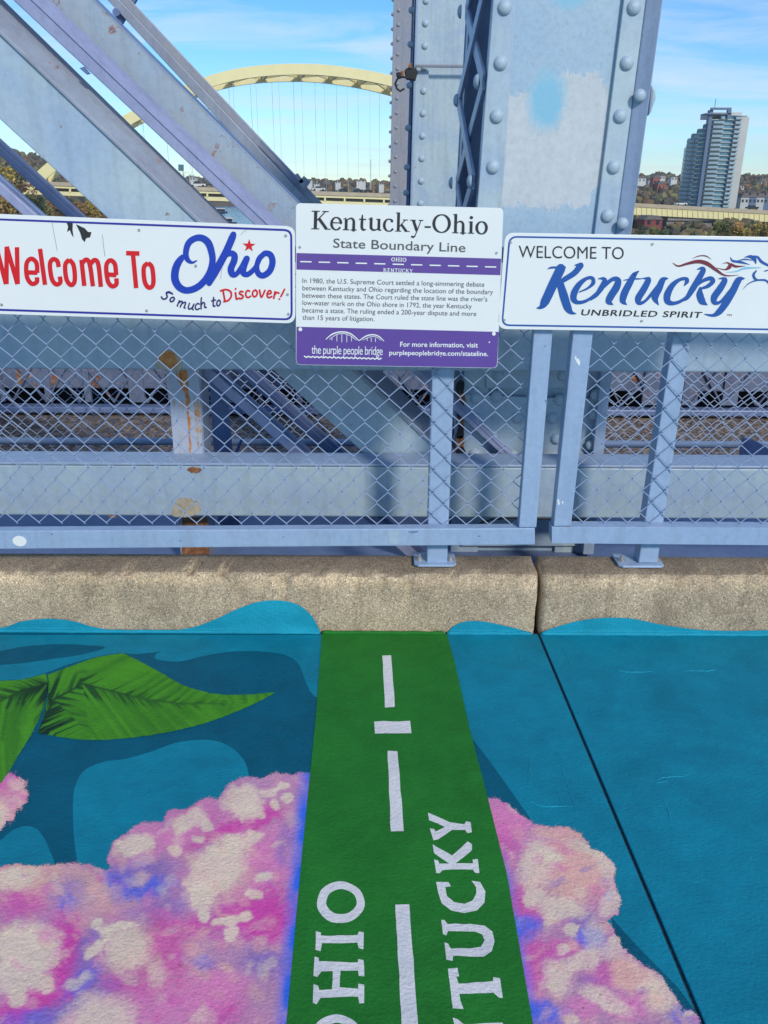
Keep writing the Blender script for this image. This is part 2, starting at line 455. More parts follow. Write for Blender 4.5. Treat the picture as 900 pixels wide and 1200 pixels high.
bump(t, b, n.outputs[0], 0.5, 0.6); M['water'] = m
M['cable'] = plain('hanger_grey', lin(176, 190, 198), .6, .03, .2, 0)
M['glass'] = plain('tower_glass', lin(88, 138, 158), 0.12, 0.3, 0.2, 0)
M['glass2'] = plain('window_dark', lin(38, 46, 58), 0.15, 0.3, 0.2, 0)
M['slab'] = plain('tower_concrete', lin(186, 188, 184), 0.7, 0.05, 0.2, 0)
M['mast'] = plain('roof_steel', lin(92, 112, 140), 0.5, 0.05, 0.2, 0)
M['hwhite'] = plain('house_white', lin(206, 204, 198), 0.8, 0.06, 0.3, 0)
M['hbrick'] = plain('house_brick', lin(160, 92, 76), 0.85, 0.1, 0.3, 0)
M['hred'] = plain('house_red', lin(132, 66, 66), 0.8, 0.1, 0.3, 0)
M['roofg'] = plain('roof_shingle', lin(112, 106, 104), 0.9, 0.12, 0.5, 0)
M['car'] = plain('car_dark', lin(40, 44, 52), 0.3, 0.1, 0.5, 0)
M['signg'] = plain('road_sign_back', lin(60, 108, 118), 0.5, 0.05, 1, 0)
M['rubber'] = plain('black_rubber', lin(26, 26, 28), 0.6, 0.2, 80, 0.2)

m, t, b = mat('joint_filler', 0.8)
n = noi(t, 160, 5, 0.8); r = ramp(t, n.outputs[0], [(0.42, lin(10, 20, 26)), (0.6, lin(14, 70, 88))])
t.links.new(r.outputs[0], b.inputs['Base Color']); bump(t, b, n.outputs[0], 0.6, 0.004); M['jointfill'] = m

# ================================================================== DECK AND KERB
KY, KT = 2.234, 0.20                      # kerb face distance, kerb top height
J0, J1 = G(632, 745, 0), G(824, 1200, 0)  # joint line across the deck
jd = (J1 - J0).normalized(); jn = Vector((-jd.y, jd.x, 0))
if jn.x < 0: jn = -jn
def jx(y, off=0.0): return J0.x + (y - J0.y) * jd.x / jd.y + off
mb = MB(); mb.box(-8, 8, -6, KY + 0.25, -0.35, -0.016)
mb.build('bridge_deck', M['hole'], kind='structure')
YB = -5.5
def slab_grid(x_at, name, mt):            # slab with a slightly rounded joint edge
    mb = MB(); mb.prism([Vector((a, b, 0)) for a, b in x_at], (0, 0, -0.016)); return mb.build(name, mt, kind='structure', bevel=0.003)
slab_grid([(-7, KY), (-7, YB), (jx(YB, -0.0038), YB), (jx(KY, -0.0038), KY)], 'pavement_slab', M['teal_d'])
slab_grid([(7, YB), (7, KY), (jx(KY, 0.0038), KY), (jx(YB, 0.0038), YB)], 'pavement_slab', M['teal_l'])
mb = MB(); mb.prism([Vector((jx(KY, -0.0036), KY - .001, -0.006)), Vector((jx(KY, 0.0036), KY - .001, -0.006)), Vector((jx(YB, 0.0036), YB, -0.006)), Vector((jx(YB, -0.0036), YB, -0.006))], (0, 0, -0.004))
mb.build('joint_sealant', M['jointfill'], label='dark narrow sealant strip in the diagonal joint of the teal deck', cat='joint filler')

LAY = 0.00035
def sheet(pts, lay, mt, name, smooth=True, closed=True, holes=None, label=None, parent=None, kind='structure'):
    P = spline([(x, y, 0) for x, y in pts], 7, True) if smooth else [Vector((x, y, 0)) for x, y in pts]
    h = lay * LAY
    mb = MB(); mb.flat([G(p.x, p.y, h) for p in P], (0, 0, 1), [[G(x, y, h) for x, y in hh] for hh in (holes or [])])
    return mb.build(name, mt, parent, kind=kind if parent is None else None, origin=(0, 1.5, h) if parent is None else None)
def Z(ox, oy, s): return lambda L: [(ox + a / s, oy + b_ / s) for a, b_ in L]
zB, zD, z4, zF, zE2, zH = Z(0, 640, 2.368), Z(0, 960, 4.5), Z(330, 720, 2.5), Z(560, 900, 2.647), Z(520, 640, 2.368), Z(360, 930, 3.75)

mural = thing('painted_mural', 'painted teal water, green leaves and pink flowers on the walkway left of the green line', 'mural', (-0.9, 1.8, 0))
def msheet(pts, lay, mt, name, smooth=True, parent=None):
    P = spline([(x, y, 0) for x, y in pts], 7, True) if smooth else [Vector((x, y, 0)) for x, y in pts]
    mb = MB(); mb.flat([G(p.x, p.y, lay * LAY) for p in P], (0, 0, 1)); return mb.build(name, mt, parent or mural)
# light teal band along the kerb, with a wavy lower edge
low = spline([(p[0], p[1], 0) for p in [(-300, 800), (-120, 812)] + zB([(0, 373), (60, 370), (130, 350), (200, 325), (280, 305), (340, 297), (370, 300), (420, 296), (447, 291)])], 5)
low2 = spline([(p[0], p[1], 0) for p in zB([(447, 291), (430, 303), (440, 316), (500, 320), (560, 306), (640, 293), (720, 292), (790, 302), (828, 326), (845, 368), (862, 405), (885, 425)])], 5)
band = [(-300, 744), (378, 744)] + [(p.x, p.y) for p in reversed(low2)][0:] + [(p.x, p.y) for p in reversed(low)][1:]
mb = MB(); mb.flat([G(x, max(y, 742.2), LAY) for x, y in band], (0, 0, 1)); mb.build('water_band', M['teal_l'], mural)
msheet(zB([(-300, 310), (-80, 296), (0, 291), (60, 279), (150, 272), (230, 274), (292, 281), (230, 300), (150, 312), (60, 325), (0, 330), (-100, 345), (-300, 360)]), 2, M['teal_d'], 'dark_ripple')
msheet(zB([(205, 800), (203, 700), (215, 650), (240, 618), (290, 598), (350, 590), (420, 570), (480, 548), (540, 538), (600, 541), (648, 563), (680, 600), (692, 650), (700, 760), (700, 900), (450, 950), (230, 960), (215, 880)]), 1, M['teal_l'], 'water_patch')
msheet(zD([(-300, 200), (-100, 150), (0, 112), (60, 62), (130, 36), (190, 50), (230, 95), (262, 165), (285, 260), (200, 420), (-300, 420)]), 1, M['teal_l'], 'water_patch')

# airbrushed parts, painted point by point from soft dabs
def poly_sdf(px, py, poly):
    poly = np.array(poly); n = len(poly); d = np.full(px.shape, 1e9); ins = np.zeros(px.shape, bool)
    for i in range(n):
        x0, y0 = poly[i]; x1, y1 = poly[(i + 1) % n]
        ex, ey = x1 - x0, y1 - y0; wx, wy = px - x0, py - y0
        t_ = np.clip((wx * ex + wy * ey) / (ex * ex + ey * ey + 1e-9), 0, 1)
        d = np.minimum(d, (wx - ex * t_) ** 2 + (wy - ey * t_) ** 2)
        c_ = ((y0 > py) != (y1 > py)) & (px < (x1 - x0) * (py - y0) / (y1 - y0 + 1e-12) + x0)
        ins ^= c_
    d = np.sqrt(d); return np.where(ins, d, -d)
def vnoise(x, y, s, seed):
    rg = np.random.RandomState(seed); g = rg.rand(128, 128)
    u, v = x / s, y / s; i, j = np.floor(u).astype(int), np.floor(v).astype(int); a, b_ = u - i, v - j
    a = a * a * (3 - 2 * a); b_ = b_ * b_ * (3 - 2 * b_); i %= 128; j %= 128; i2, j2 = (i + 1) % 128, (j + 1) % 128
    return (g[i, j] * (1 - a) + g[i2, j] * a) * (1 - b_) + (g[i, j2] * (1 - a) + g[i2, j2] * a) * b_
def painted(name, x0, x1, y0, y1, step, lay, fn, parent=None, label=None):
    xs = np.arange(x0, x1, step); ys = np.arange(y0, y1, step)
    X, Y_ = np.meshgrid(xs, ys); h = lay * LAY
    P = np.stack([X.ravel(), Y_.ravel(), np.full(X.size, h)], 1)
    px, py = project(P)
    rgb, al = fn(px, py)
    nx, ny = len(xs), len(ys)
    i = np.arange(nx * ny).reshape(ny, nx)
    q = np.stack([i[:-1, :-1], i[:-1, 1:], i[1:, 1:], i[1:, :-1]], -1).reshape(-1, 4)
    keep = al[q].max(1) > 0.01
    q = q[keep]
    used = np.unique(q); remap = np.zeros(nx * ny, int); remap[used] = np.arange(len(used)); q = remap[q]; P = P[used]; rgb = rgb[used]; al = al[used]
    o0 = ORG[parent.name] if parent else Vector((0, 0, 0))
    me = bpy.data.meshes.new(name)
    me.vertices.add(len(P)); me.vertices.foreach_set('co', (P - np.array(o0)).ravel())
    me.loops.add(q.size); me.loops.foreach_set('vertex_index', q.ravel())
    me.polygons.add(len(q)); me.polygons.foreach_set('loop_start', np.arange(0, q.size, 4)); me.polygons.foreach_set('loop_total', np.full(len(q), 4))
    me.update(calc_edges=True); me.validate()
    at = me.color_attributes.new('Col', 'FLOAT_COLOR', 'POINT')
    at.data.foreach_set('color', np.concatenate([rgb, al[:, None]], 1).astype(np.float32).ravel())
    me.materials.append(M['mural'])
    o = bpy.data.objects.new(name, me); COL.objects.link(o); o.parent = parent; ORG[o.name] = o0
    if label: o['label'] = label
    return o
C_CR, C_PK, C_HP, C_VI, C_BL, C_MV, C_PE = lin(238, 216, 188), lin(230, 134, 182), lin(220, 76, 168), lin(146, 118, 188), lin(66, 108, 228), lin(196, 146, 176), lin(238, 184, 168)
def dabs(px, py, base, lst, seed):
    wob = (vnoise(px, py, 11, seed) - .5) * 8 + (vnoise(px, py, 3.1, seed + 1) - .5) * 3; wob2 = (vnoise(px, py, 10, seed + 2) - .5) * 8; gr = vnoise(px, py, 1.7, seed + 5) - .5 + .8 * (vnoise(px, py, 3.3, seed + 6) - .5)
    ax, ay = px + wob, py + wob2
    mixn = vnoise(px, py, 26, seed + 3)[:, None]
    rgb = np.array(base[:3])[None] * (1 - mixn * .35) + np.array(C_PK[:3])[None] * mixn * .35
    rq = random.Random(seed); x0_, x1_, y0_, y1_ = px.min(), px.max(), py.min(), py.max(); extra = []
    for _ in range(170):
        extra.append((rq.uniform(max(x0_, -60), min(x1_, 900)), rq.uniform(max(y0_, 880), min(y1_, 1230)), rq.uniform(4, 13), rq.uniform(3, 7), rq.uniform(-60, 60), rq.choice([C_CR, C_PE, C_PK, C_HP, C_PE, C_VI]), rq.uniform(.3, .8), rq.uniform(.15, .5)))
    half = [l for l in lst if l[5] is not C_CR] + extra + [l for l in lst if l[5] is C_CR]
    half = [(a_, b2, c2 * (.9 if f2_ is C_CR and c2 > 12 else 1), d2_ * (.9 if f2_ is C_CR and c2 > 12 else 1), e2, f2_, g2 * (1.25 if f2_ is C_CR else 1), h2 * (.88 if f2_ is C_CR else 1)) for a_, b2, c2, d2_, e2, f2_, g2, h2 in half]
    for _ in range(230):
        half.append((rq.uniform(max(x0_, -60), min(x1_, 900)), rq.uniform(max(y0_, 880), min(y1_, 1230)), rq.uniform(4, 16), rq.uniform(2.5, 8), rq.uniform(-70, 70), rq.choice([C_PE, C_PE, C_PK, C_CR]), rq.uniform(.6, 1.0), rq.uniform(.12, .4)))
    for (cx, cy, rx, ry, rot, col, soft, op) in half:
        c_, s_ = math.cos(math.radians(rot)), math.sin(math.radians(rot))
        u = ((ax - cx) * c_ + (ay - cy) * s_) / rx; v = (-(ax - cx) * s_ + (ay - cy) * c_) / ry
        r_ = np.sqrt(u * u + v * v)
        soft = soft * 1.25 + .08; k = np.clip((1 + soft * .5 - r_) / soft, 0, 1); k = k * k * (3 - 2 * k); k = (np.clip(k + gr * 2.6 * k * (1 - k), 0, 1) * op)[:, None]
        rgb = rgb * (1 - k) + np.array(col[:3])[None] * k
    dk = vnoise(px, py, 2.3, seed + 9)[:, None]
    return rgb * (0.93 + 0.14 * dk)
def zc(ox, oy, s, L):
    return [(ox + a / s, oy + b_ / s, rx / s, ry / s, rot, c, so, op) for a, b_, rx, ry, rot, c, so, op in L]
dL = zc(0, 880, 2.368, [
    # wide tones first
    (120, 360, 200, 60, 10, C_PE, .7, .9), (60, 420, 90, 40, 0, C_HP, .9, .5), (390, 350, 90, 40, -20, C_VI, .9, .8), (330, 370, 40, 40, 0, C_BL, .9, .7), (430, 380, 60, 22, -15, C_BL, .9, .8),
    (200, 400, 60, 50, 20, C_VI, .9, .75), (190, 425, 26, 26, 0, C_BL, .9, .6), (440, 440, 90, 40, -20, C_VI, .9, .6), (520, 210, 150, 60, -20, C_PK, .8, .8), (650, 290, 160, 55, -28, C_PK, .8, .7),
    (700, 190, 90, 28, -18, C_HP, .8, .9), (600, 230, 90, 16, -28, C_HP, .9, .8), (740, 330, 70, 70, 0, C_PK, .8, .8), (720, 470, 100, 80, -30, C_HP, .8, .95), (560, 500, 90, 40, 10, C_HP, .9, .7),
    (640, 440, 60, 60, 0, C_HP, .9, .5), (790, 260, 20, 60, 10, C_VI, .9, .6), (640, 560, 120, 50, 5, C_MV, .9, .9), (560, 590, 26, 20, 0, C_BL, .9, .7), (500, 575, 30, 12, 0, C_BL, .9, .6), (740, 590, 70, 40, 0, C_VI, .9, .7),
    (460, 690, 160, 80, -10, C_PK, .9, .8), (620, 680, 90, 60, 0, C_PK, .8, .9), (600, 740, 80, 40, 0, C_HP, .9, .4), (740, 700, 60, 60, 0, C_MV, .9, .8),
    (180, 560, 60, 110, 10, C_HP, .7, .95), (90, 700, 110, 50, -25, C_HP, .7, .95), (40, 420, 60, 40, 0, C_HP, .9, .4), (240, 560, 30, 90, 20, C_VI, .8, .8), (150, 730, 110, 30, -25, C_VI, .8, .8), (60, 750, 90, 30, -10, C_BL, .9, .4),
    (230, 640, 60, 26, -35, C_BL, .9, .6), (300, 650, 60, 30, -20, C_VI, .9, .7), (420, 560, 120, 90, 10, C_PE, .8, .7), (470, 540, 50, 100, -15, C_HP, .8, .75), (380, 640, 90, 40, 0, C_HP, .9, .6), (260, 420, 60, 60, 0, C_PE, .9, .5),
    # cream highlights
    (30, 360, 80, 30, -10, C_CR, .5, .85), (60, 340, 50, 18, 0, C_CR, .5, .7), (375, 262, 62, 34, -15, C_CR, .35, .95), (530, 190, 48, 28, -20, C_CR, .45, .9), (500, 210, 28, 20, 0, C_CR, .4, .8), (575, 205, 20, 14, 0, C_CR, .3, .9),
    (552, 245, 20, 14, 0, C_CR, .3, .9), (490, 275, 20, 16, 0, C_CR, .3, .9), (670, 135, 58, 45, -35, C_CR, .4, .97), (700, 170, 40, 25, -30, C_CR, .4, .9), (780, 102, 28, 10, -8, C_CR, .25, .95), (765, 150, 18, 14, 0, C_CR, .25, .9), (800, 130, 14, 9, 0, C_CR, .3, .9), (745, 118, 26, 14, 10, C_CR, .4, .8),
    (600, 330, 120, 68, -48, C_CR, .35, .95), (640, 260, 70, 26, -22, C_CR, .5, .9), (705, 235, 24, 16, 0, C_CR, .3, .9), (650, 350, 60, 50, -40, C_PE, .8, .5), (730, 345, 26, 15, -5, C_CR, .3, .95), (700, 398, 24, 17, 0, C_CR, .3, .9), (560, 410, 40, 50, 0, C_CR, .5, .85), (566, 455, 22, 20, 0, C_CR, .25, .95),
    (640, 475, 58, 15, -10, C_CR, .3, .95), (685, 462, 22, 14, 0, C_CR, .3, .9), (645, 508, 18, 20, 0, C_CR, .3, .95),
    (70, 550, 112, 72, 10, C_CR, .3, .95), (50, 620, 90, 55, 0, C_CR, .4, .95), (120, 520, 60, 40, 0, C_CR, .4, .9), (50, 680, 26, 30, 0, C_CR, .3, .95), (130, 650, 24, 22, 0, C_CR, .3, .9), (40, 590, 26, 9, 20, C_HP, .8, .5), (20, 560, 30, 20, 0, C_PE, .8, .5),
    (270, 482, 19, 18, 0, C_CR, .2, .95), (265, 548, 50, 16, -48, C_CR, .25, .95), (330, 490, 48, 14, -8, C_CR, .3, .95), (295, 510, 18, 22, 0, C_CR, .3, .9), (350, 550, 58, 66, 10, C_CR, .5, .9), (215, 640, 46, 17, -30, C_CR, .4, .75), (430, 620, 30, 40, 0, C_CR, .6, .6), (270, 745, 110, 70, -15, C_CR, .5, .9), (560, 740, 40, 30, 0, C_CR, .8, .4),
])
outL = [(p.x, p.y) for p in spline([(x, y, 0) for x, y in [(-420, 1040), (-60, 1020), (0, 1016), (18, 1012), (45, 1014), (80, 1011), (108, 1014), (127, 1020), (126, 1003), (134, 986), (150, 974), (165, 964), (190, 963), (197, 950), (222, 947), (240, 935), (258, 935), (266, 921), (288, 910), (306, 911), (322, 905), (340, 908), (357, 905)]], 4)] + [(384, 905), (352, 1260), (330, 1500), (-420, 1500)]
def flowL(px, py):
    rgb = dabs(px, py, C_MV, dL, 5)
    edge = 371 - (py - 840) * 0.098        # green strip edge
    k = np.clip(1 - (edge - px - 4) / 14, 0, 1) * np.clip((px - 200) / 40, 0, 1)
    k = (k * (0.55 + .7 * vnoise(px, py, 14, 77)))[:, None].clip(0, 1)
    rgb = rgb * (1 - k) + np.array(lin(56, 112, 228)[:3])[None] * k
    d = poly_sdf(px, py, outL) + (vnoise(px, py, 7, 3) - .5) * 3
    return rgb, np.clip(0.5 + d / 5, 0, 1.0)
painted('pink_flower', -1.0, -0.09, 0.72, 1.85, 0.003, 3, flowL, mural, 'large airbrushed pink and cream flower head')
out2 = [(p.x, p.y) for p in spline([(x, y, 0) for x, y in [(-80, 900), (-20, 903), (8, 905), (26, 912), (33, 925), (28, 942), (14, 958), (0, 972), (-20, 985), (-80, 1000)]], 4, True)]
d2 = [(5, 918, 30, 14, 0, C_HP, .8, .6), (10, 950, 22, 16, -30, C_PE, .6, .9), (-4, 962, 20, 12, -30, C_CR, .5, .8), (-30, 940, 30, 30, 0, C_CR, .6, .9), (25, 925, 8, 10, 0, C_HP, .8, .7)]
painted('pink_flower', -1.25, -0.75, 1.3, 1.95, 0.004, 3, lambda px, py: (dabs(px, py, C_PK, d2, 31), np.clip(0.5 + (poly_sdf(px, py, out2) + (vnoise(px, py, 4, 8) - .5) * 8) / 8, 0, 1)), mural, 'small pink flower edge at the left')

# leaves
leafA = [(p.x, p.y) for p in spline([(x, y, 0) for x, y in zB([(104, 516), (116, 486), (128, 440), (134, 395), (133, 358)])], 5)] + [(p.x, p.y) for p in spline([(x, y, 0) for x, y in zB([(135, 356), (200, 332), (270, 308), (343, 297)])], 4)] + \
        [(p.x, p.y) for p in spline([(x, y, 0) for x, y in zB([(347, 299), (400, 326), (450, 353), (500, 382), (560, 402), (620, 412), (700, 411), (763, 405)])], 4)] + [(p.x, p.y) for p in spline([(x, y, 0) for x, y in zB([(760, 408), (700, 440), (620, 473), (540, 499), (440, 521), (340, 534), (260, 538), (180, 532), (108, 519)])], 5)]
leafB = [(p.x, p.y) for p in spline([(x, y, 0) for x, y in zB([(-260, 420), (-120, 385), (0, 374), (60, 370), (126, 354)])], 5)] + [(p.x, p.y) for p in spline([(x, y, 0) for x, y in zB([(128, 356), (134, 395), (112, 470), (82, 530), (45, 590), (15, 640), (-60, 720), (-200, 760), (-300, 600)])], 5)]
def leaf_fn(poly, rib, side_ang, seed, side_sign=1):
    rib = np.array(rib)
    def fn(px, py):
        d = poly_sdf(px, py, poly)
        # nearest point of the midrib and distance to it
        best = np.full(px.shape, 1e9); tt = np.zeros(px.shape); sg = np.ones(px.shape)
        for i in range(len(rib) - 1):
            x0, y0 = rib[i]; x1, y1 = rib[i + 1]; ex, ey = x1 - x0, y1 - y0
            t_ = np.clip(((px - x0) * ex + (py - y0) * ey) / (ex * ex + ey * ey), 0, 1)
            dd = np.hypot(px - x0 - ex * t_, py - y0 - ey * t_)
            m_ = dd < best; best = np.where(m_, dd, best); tt = np.where(m_, i + t_, tt); sg = np.where(m_, np.sign((px - x0) * ey - (py - y0) * ex), sg)
        L_ = len(rib) - 1; seg = [0.0]
        for i in range(L_): seg.append(seg[-1] + math.dist(rib[i], rib[i + 1]))
        along = np.interp(tt, range(L_ + 1), seg) - best * side_ang
        st = vnoise(along, best * .10 + sg * 40, 2.6, seed); st2 = vnoise(along, best * .06 + sg * 40, 6.0, seed + 1)
        u_ = tt / L_
        fall = np.clip(1 - best / (26 - 20 * u_), 0, 1); base_ = np.clip(1 - u_ / .38, 0, 1)
        streak = np.clip((st - .5) * 3.2 + (st2 - .5) * 2.4, -1, 1.4)
        dark = np.clip(streak * .75 + fall * 1.0 - .45 + base_ * (.55 * (sg * side_sign > 0) + .15), 0, 1) * np.clip(fall * 2.0 + base_ * 1.0 + .22, 0, 1) * 1.15; dark = np.clip(dark, 0, 1)
        dark = np.maximum(dark * (1 - u_ * .6), np.clip(1.5 - best / 1.3, 0, 1) * (1 - u_ * .7))
        g1 = np.array(lin(80, 156, 38)[:3]); g2 = np.array(lin(34, 96, 34)[:3]); dk = np.array(lin(20, 52, 38)[:3])
        base = g1[None] * (1 - st2[:, None] * .6) + g2[None] * st2[:, None] * .6
        rgb = base * (1 - dark[:, None]) + dk[None] * dark[:, None]
        return rgb, np.clip(0.5 + d / 1.6, 0, 1)
    return fn
painted('green_leaf', -1.25, -0.2, 1.6, 2.21, 0.0023, 4, leaf_fn(leafA, zB([(112, 500), (150, 425), (230, 382), (310, 402), (400, 424), (500, 437), (620, 437)]), 1.2, 21), mural, 'broad pointed green leaf with dark veins')
painted('green_leaf', -1.75, -0.85, 1.3, 2.2, 0.0035, 4, leaf_fn(leafB, zB([(140, 380), (60, 400), (0, 430), (-60, 480), (-120, 560)]), 1.2, 44), mural, 'part of a second green leaf at the left')

# flower and dark water right of the line
mural2 = thing('painted_mural', 'painted pink and cream flower with dark teal water right of the green line', 'mural', (0.5, 1.4, 0))
mb = MB(); q = [G(515, 742.3, LAY), Vector((jx(KY, -.0045), KY - .001, LAY)), Vector((jx(YB, -.0045), YB, LAY)), Vector((-0.9, YB, LAY)), G(600, 1200, LAY)]; mb.flat(q, (0, 0, 1)); mb.build('water_patch', M['teal_l'], mural2)
msheet(z4([(560, 365), (610, 430), (660, 500), (730, 600), (700, 640), (600, 620)]), 2, M['teal_d'], 'dark_water', False, mural2)
msheet(zF([(415, 465), (500, 558), (620, 680), (690, 775), (705, 830), (560, 830), (440, 600)]), 2, M['teal_d'], 'dark_water', False, mural2)
outR = [(p.x, p.y) for p in spline([(x, y, 0) for x, y in zF([(28, 90), (60, 96), (110, 125), (160, 165), (220, 182), (262, 180), (300, 190), (335, 225), (350, 245), (395, 270), (428, 310), (425, 355), (440, 400), (435, 450), (405, 470), (420, 500), (455, 560), (500, 600), (560, 640), (610, 700), (632, 750), (650, 748), (685, 775), (690, 830), (720, 900)])], 4)] + zF([(720, 1500), (60, 1500), (170, 800), (20, 92)])
dR = zc(560, 900, 2.647, [
    (90, 160, 80, 60, 30, C_PK, .8, .9), (80, 260, 50, 80, 0, C_HP, .9, .55), (150, 420, 70, 60, 0, C_HP, .9, .7), (140, 500, 60, 36, -20, C_BL, .8, .8), (350, 530, 50, 36, 20, C_BL, .8, .75), (330, 470, 40, 30, 0, C_VI, .8, .7), (160, 620, 60, 90, 0, C_HP, .9, .65), (210, 760, 70, 36, 10, C_BL, .8, .8),
    (240, 560, 80, 30, 0, C_HP, .9, .6), (400, 640, 70, 40, 0, C_HP, .9, .5), (330, 740, 60, 40, 0, C_PK, .9, .7), (460, 740, 60, 40, 0, C_PK, .9, .8), (640, 770, 50, 30, 0, C_BL, .8, .6), (600, 720, 60, 60, 0, C_VI, .9, .3),
    (250, 200, 80, 22, 5, C_PE, .6, .9), (300, 320, 110, 100, 0, C_PE, .7, .95), (180, 300, 60, 90, 10, C_CR, .5, .85), (240, 270, 40, 26, 20, C_CR, .4, .7), (230, 240, 70, 14, 20, C_HP, .8, .35), (330, 250, 70, 22, 25, C_CR, .5, .8), (400, 300, 30, 60, -20, C_CR, .4, .8), (260, 430, 90, 40, 10, C_CR, .5, .9), (170, 395, 30, 34, 0, C_CR, .4, .9), (400, 330, 14, 30, 0, C_VI, .7, .4),
    (408, 420, 30, 45, 10, C_CR, .4, .75), (230, 465, 24, 22, 0, C_CR, .3, .9), (295, 505, 22, 18, 0, C_CR, .25, .95), (262, 560, 20, 18, 0, C_CR, .25, .95), (330, 595, 60, 34, -20, C_CR, .4, .9), (250, 650, 50, 60, 0, C_CR, .5, .85), (360, 520, 30, 60, 0, C_CR, .6, .6), (420, 560, 40, 40, 30, C_CR, .6, .7), (400, 400, 14, 20, 0, C_BL, .8, .5),
    (470, 640, 60, 50, 40, C_PE, .6, .9), (560, 700, 55, 70, -30, C_CR, .6, .85), (400, 720, 90, 30, 25, C_CR, .5, .85), (540, 680, 30, 60, -20, C_PE, .6, .8), (290, 780, 26, 20, 0, C_CR, .4, .9), (665, 765, 22, 12, 10, C_CR, .3, .9), (240, 272, 26, 14, 20, C_CR, .3, .9), (230, 300, 60, 6, 10, C_HP, .8, .4)])
def flowR(px, py):
    rgb = dabs(px, py, C_MV, dR, 55)
    edge = 559 + (py - 880) * 0.2055
    k = np.clip(1 - (px - edge - 3) / 12, 0, 1); k = (k * (0.3 + .9 * vnoise(px, py, 20, 78)) * np.clip((py - 990) / 40, 0, 1))[:, None].clip(0, 1)
    rgb = rgb * (1 - k) + np.array(lin(56, 112, 228)[:3])[None] * k
    d = poly_sdf(px, py, outR) + (vnoise(px, py, 5, 33) - .5) * 4
    return rgb, np.clip(0.5 + d / 5, 0, 1.0)
painted('pink_flower', 0.15, 0.9, 0.72, 1.85, 0.003, 3, flowR, mural2)

# green boundary strip
strip = thing('painted_boundary_strip', 'green painted strip with white lettering OHIO and KENTUCKY and a broken white line', 'painted strip', (0.05, 1.6, 0))
gl = [(376.8, 741), (376, 760), (370, 840), (362, 920), (354, 1000), (336, 1196), (316, 1420)]
gr = [(668, 1420), (624, 1196), (594, 1024), (574, 944), (550, 852), (534, 780), (524, 744), (523.6, 741)]
mb = MB(); mb.flat([G(x, max(y, 742.3), 5 * LAY) for x, y in gl + gr], (0, 0, 1)); mb.build('green_ground', M['green'], strip)
def gpoly(pts, name, j=0.0):
    rr = random.Random(len(pts) * 3 + int(pts[0][0])); q = []
    for i in range(len(pts)):            # hand-cut edges: small wobble along every side
        a, b_ = pts[i], pts[(i + 1) % len(pts)]; n_ = max(1, int(math.dist(a, b_) / 9))
        for k in range(n_):
            q.append((a[0] + (b_[0] - a[0]) * k / n_ + rr.uniform(-.45, .45), a[1] + (b_[1] - a[1]) * k / n_ + rr.uniform(-.45, .45)))
    mb = MB(); mb.flat([G(x, y, 6 * LAY) for x, y in q], (0, 0, 1)); return mb.build(name, M['gwhite'], strip)
for P in ([(295, 120), (320, 120), (332, 270), (303, 272)], [(272, 313), (376, 312), (380, 348), (274, 350)], [(310, 400), (340, 400), (358, 635), (320, 635)], [(333, 850), (374, 850), (400, 1200), (408, 1330), (360, 1330), (352, 1200)]):
    gpoly(z4(P), 'line_dash')
def ringpx(cx, cy, rx, ry, ix, iy, irx, iry, n=36):
    mb = MB(); o_ = []; i_ = []
    for k in range(n):
        a = 2 * math.pi * k / n; w_ = 1 + .012 * math.sin(a * 3 + 1) + .01 * math.sin(a * 7)
        o_.append(G(*zH([(cx + rx * w_ * math.cos(a), cy + ry * w_ * math.sin(a))])[0], 6 * LAY)); i_.append(G(*zH([(ix + irx * w_ * math.cos(a), iy + iry * w_ * math.sin(a))])[0], 6 * LAY))
    mb.add(o_ + i_, [((k + 1) % n, k, k + n, (k + 1) % n + n) for k in range(n)])
    # face up
    mb.f = [f if (Vector(mb.v[f[1]]) - Vector(mb.v[f[0]])).cross(Vector(mb.v[f[2]]) - Vector(mb.v[f[1]])).z > 0 else f[::-1] for f in mb.f]
    return mb.build('painted_letter', M['gwhite'], strip)
ringpx(147, 478, 105, 92, 150, 475, 67, 55); ringpx(130, 1066, 110, 95, 132, 1066, 72, 58)
gpoly(zH([(38, 605), (60, 610), (62, 625), (222, 622), (225, 605), (247, 610), (247, 683), (225, 680), (222, 655), (65, 658), (58, 692), (35, 685)]), 'painted_letter')
gpoly(zH([(33, 715), (50, 722), (52, 735), (222, 742), (225, 727), (249, 732), (250, 802), (225, 800), (222, 778), (146, 778), (144, 852), (222, 858), (225, 835), (250, 840), (250, 922), (228, 920), (224, 892), (60, 897), (42, 925), (23, 920), (28, 838), (48, 845), (52, 862), (109, 860), (112, 780), (62, 782), (45, 805), (28, 802)]), 'painted_letter')
gpoly(zH([(532, 85), (545, 88), (628, 126), (690, 135), (697, 123), (718, 125), (722, 170), (704, 172), (695, 160), (635, 161), (575, 200), (553, 205), (540, 152), (560, 155), (563, 167), (606, 146), (535, 118)]), 'painted_letter')
gpoly(zH([(553, 225), (575, 235), (638, 272), (706, 210), (724, 222), (722, 250), (652, 306), (728, 308), (727, 288), (748, 288), (757, 348), (738, 348), (728, 333), (595, 335), (583, 350), (567, 348), (557, 290), (577, 293), (582, 308), (622, 306), (558, 262)]), 'painted_letter')
gpoly(zH([(618, 768), (662, 767), (668, 803), (655, 803), (665, 835), (815, 825), (818, 808), (848, 812), (860, 898), (843, 898), (818, 876), (668, 880), (674, 912), (688, 945), (640, 945)]), 'painted_letter')
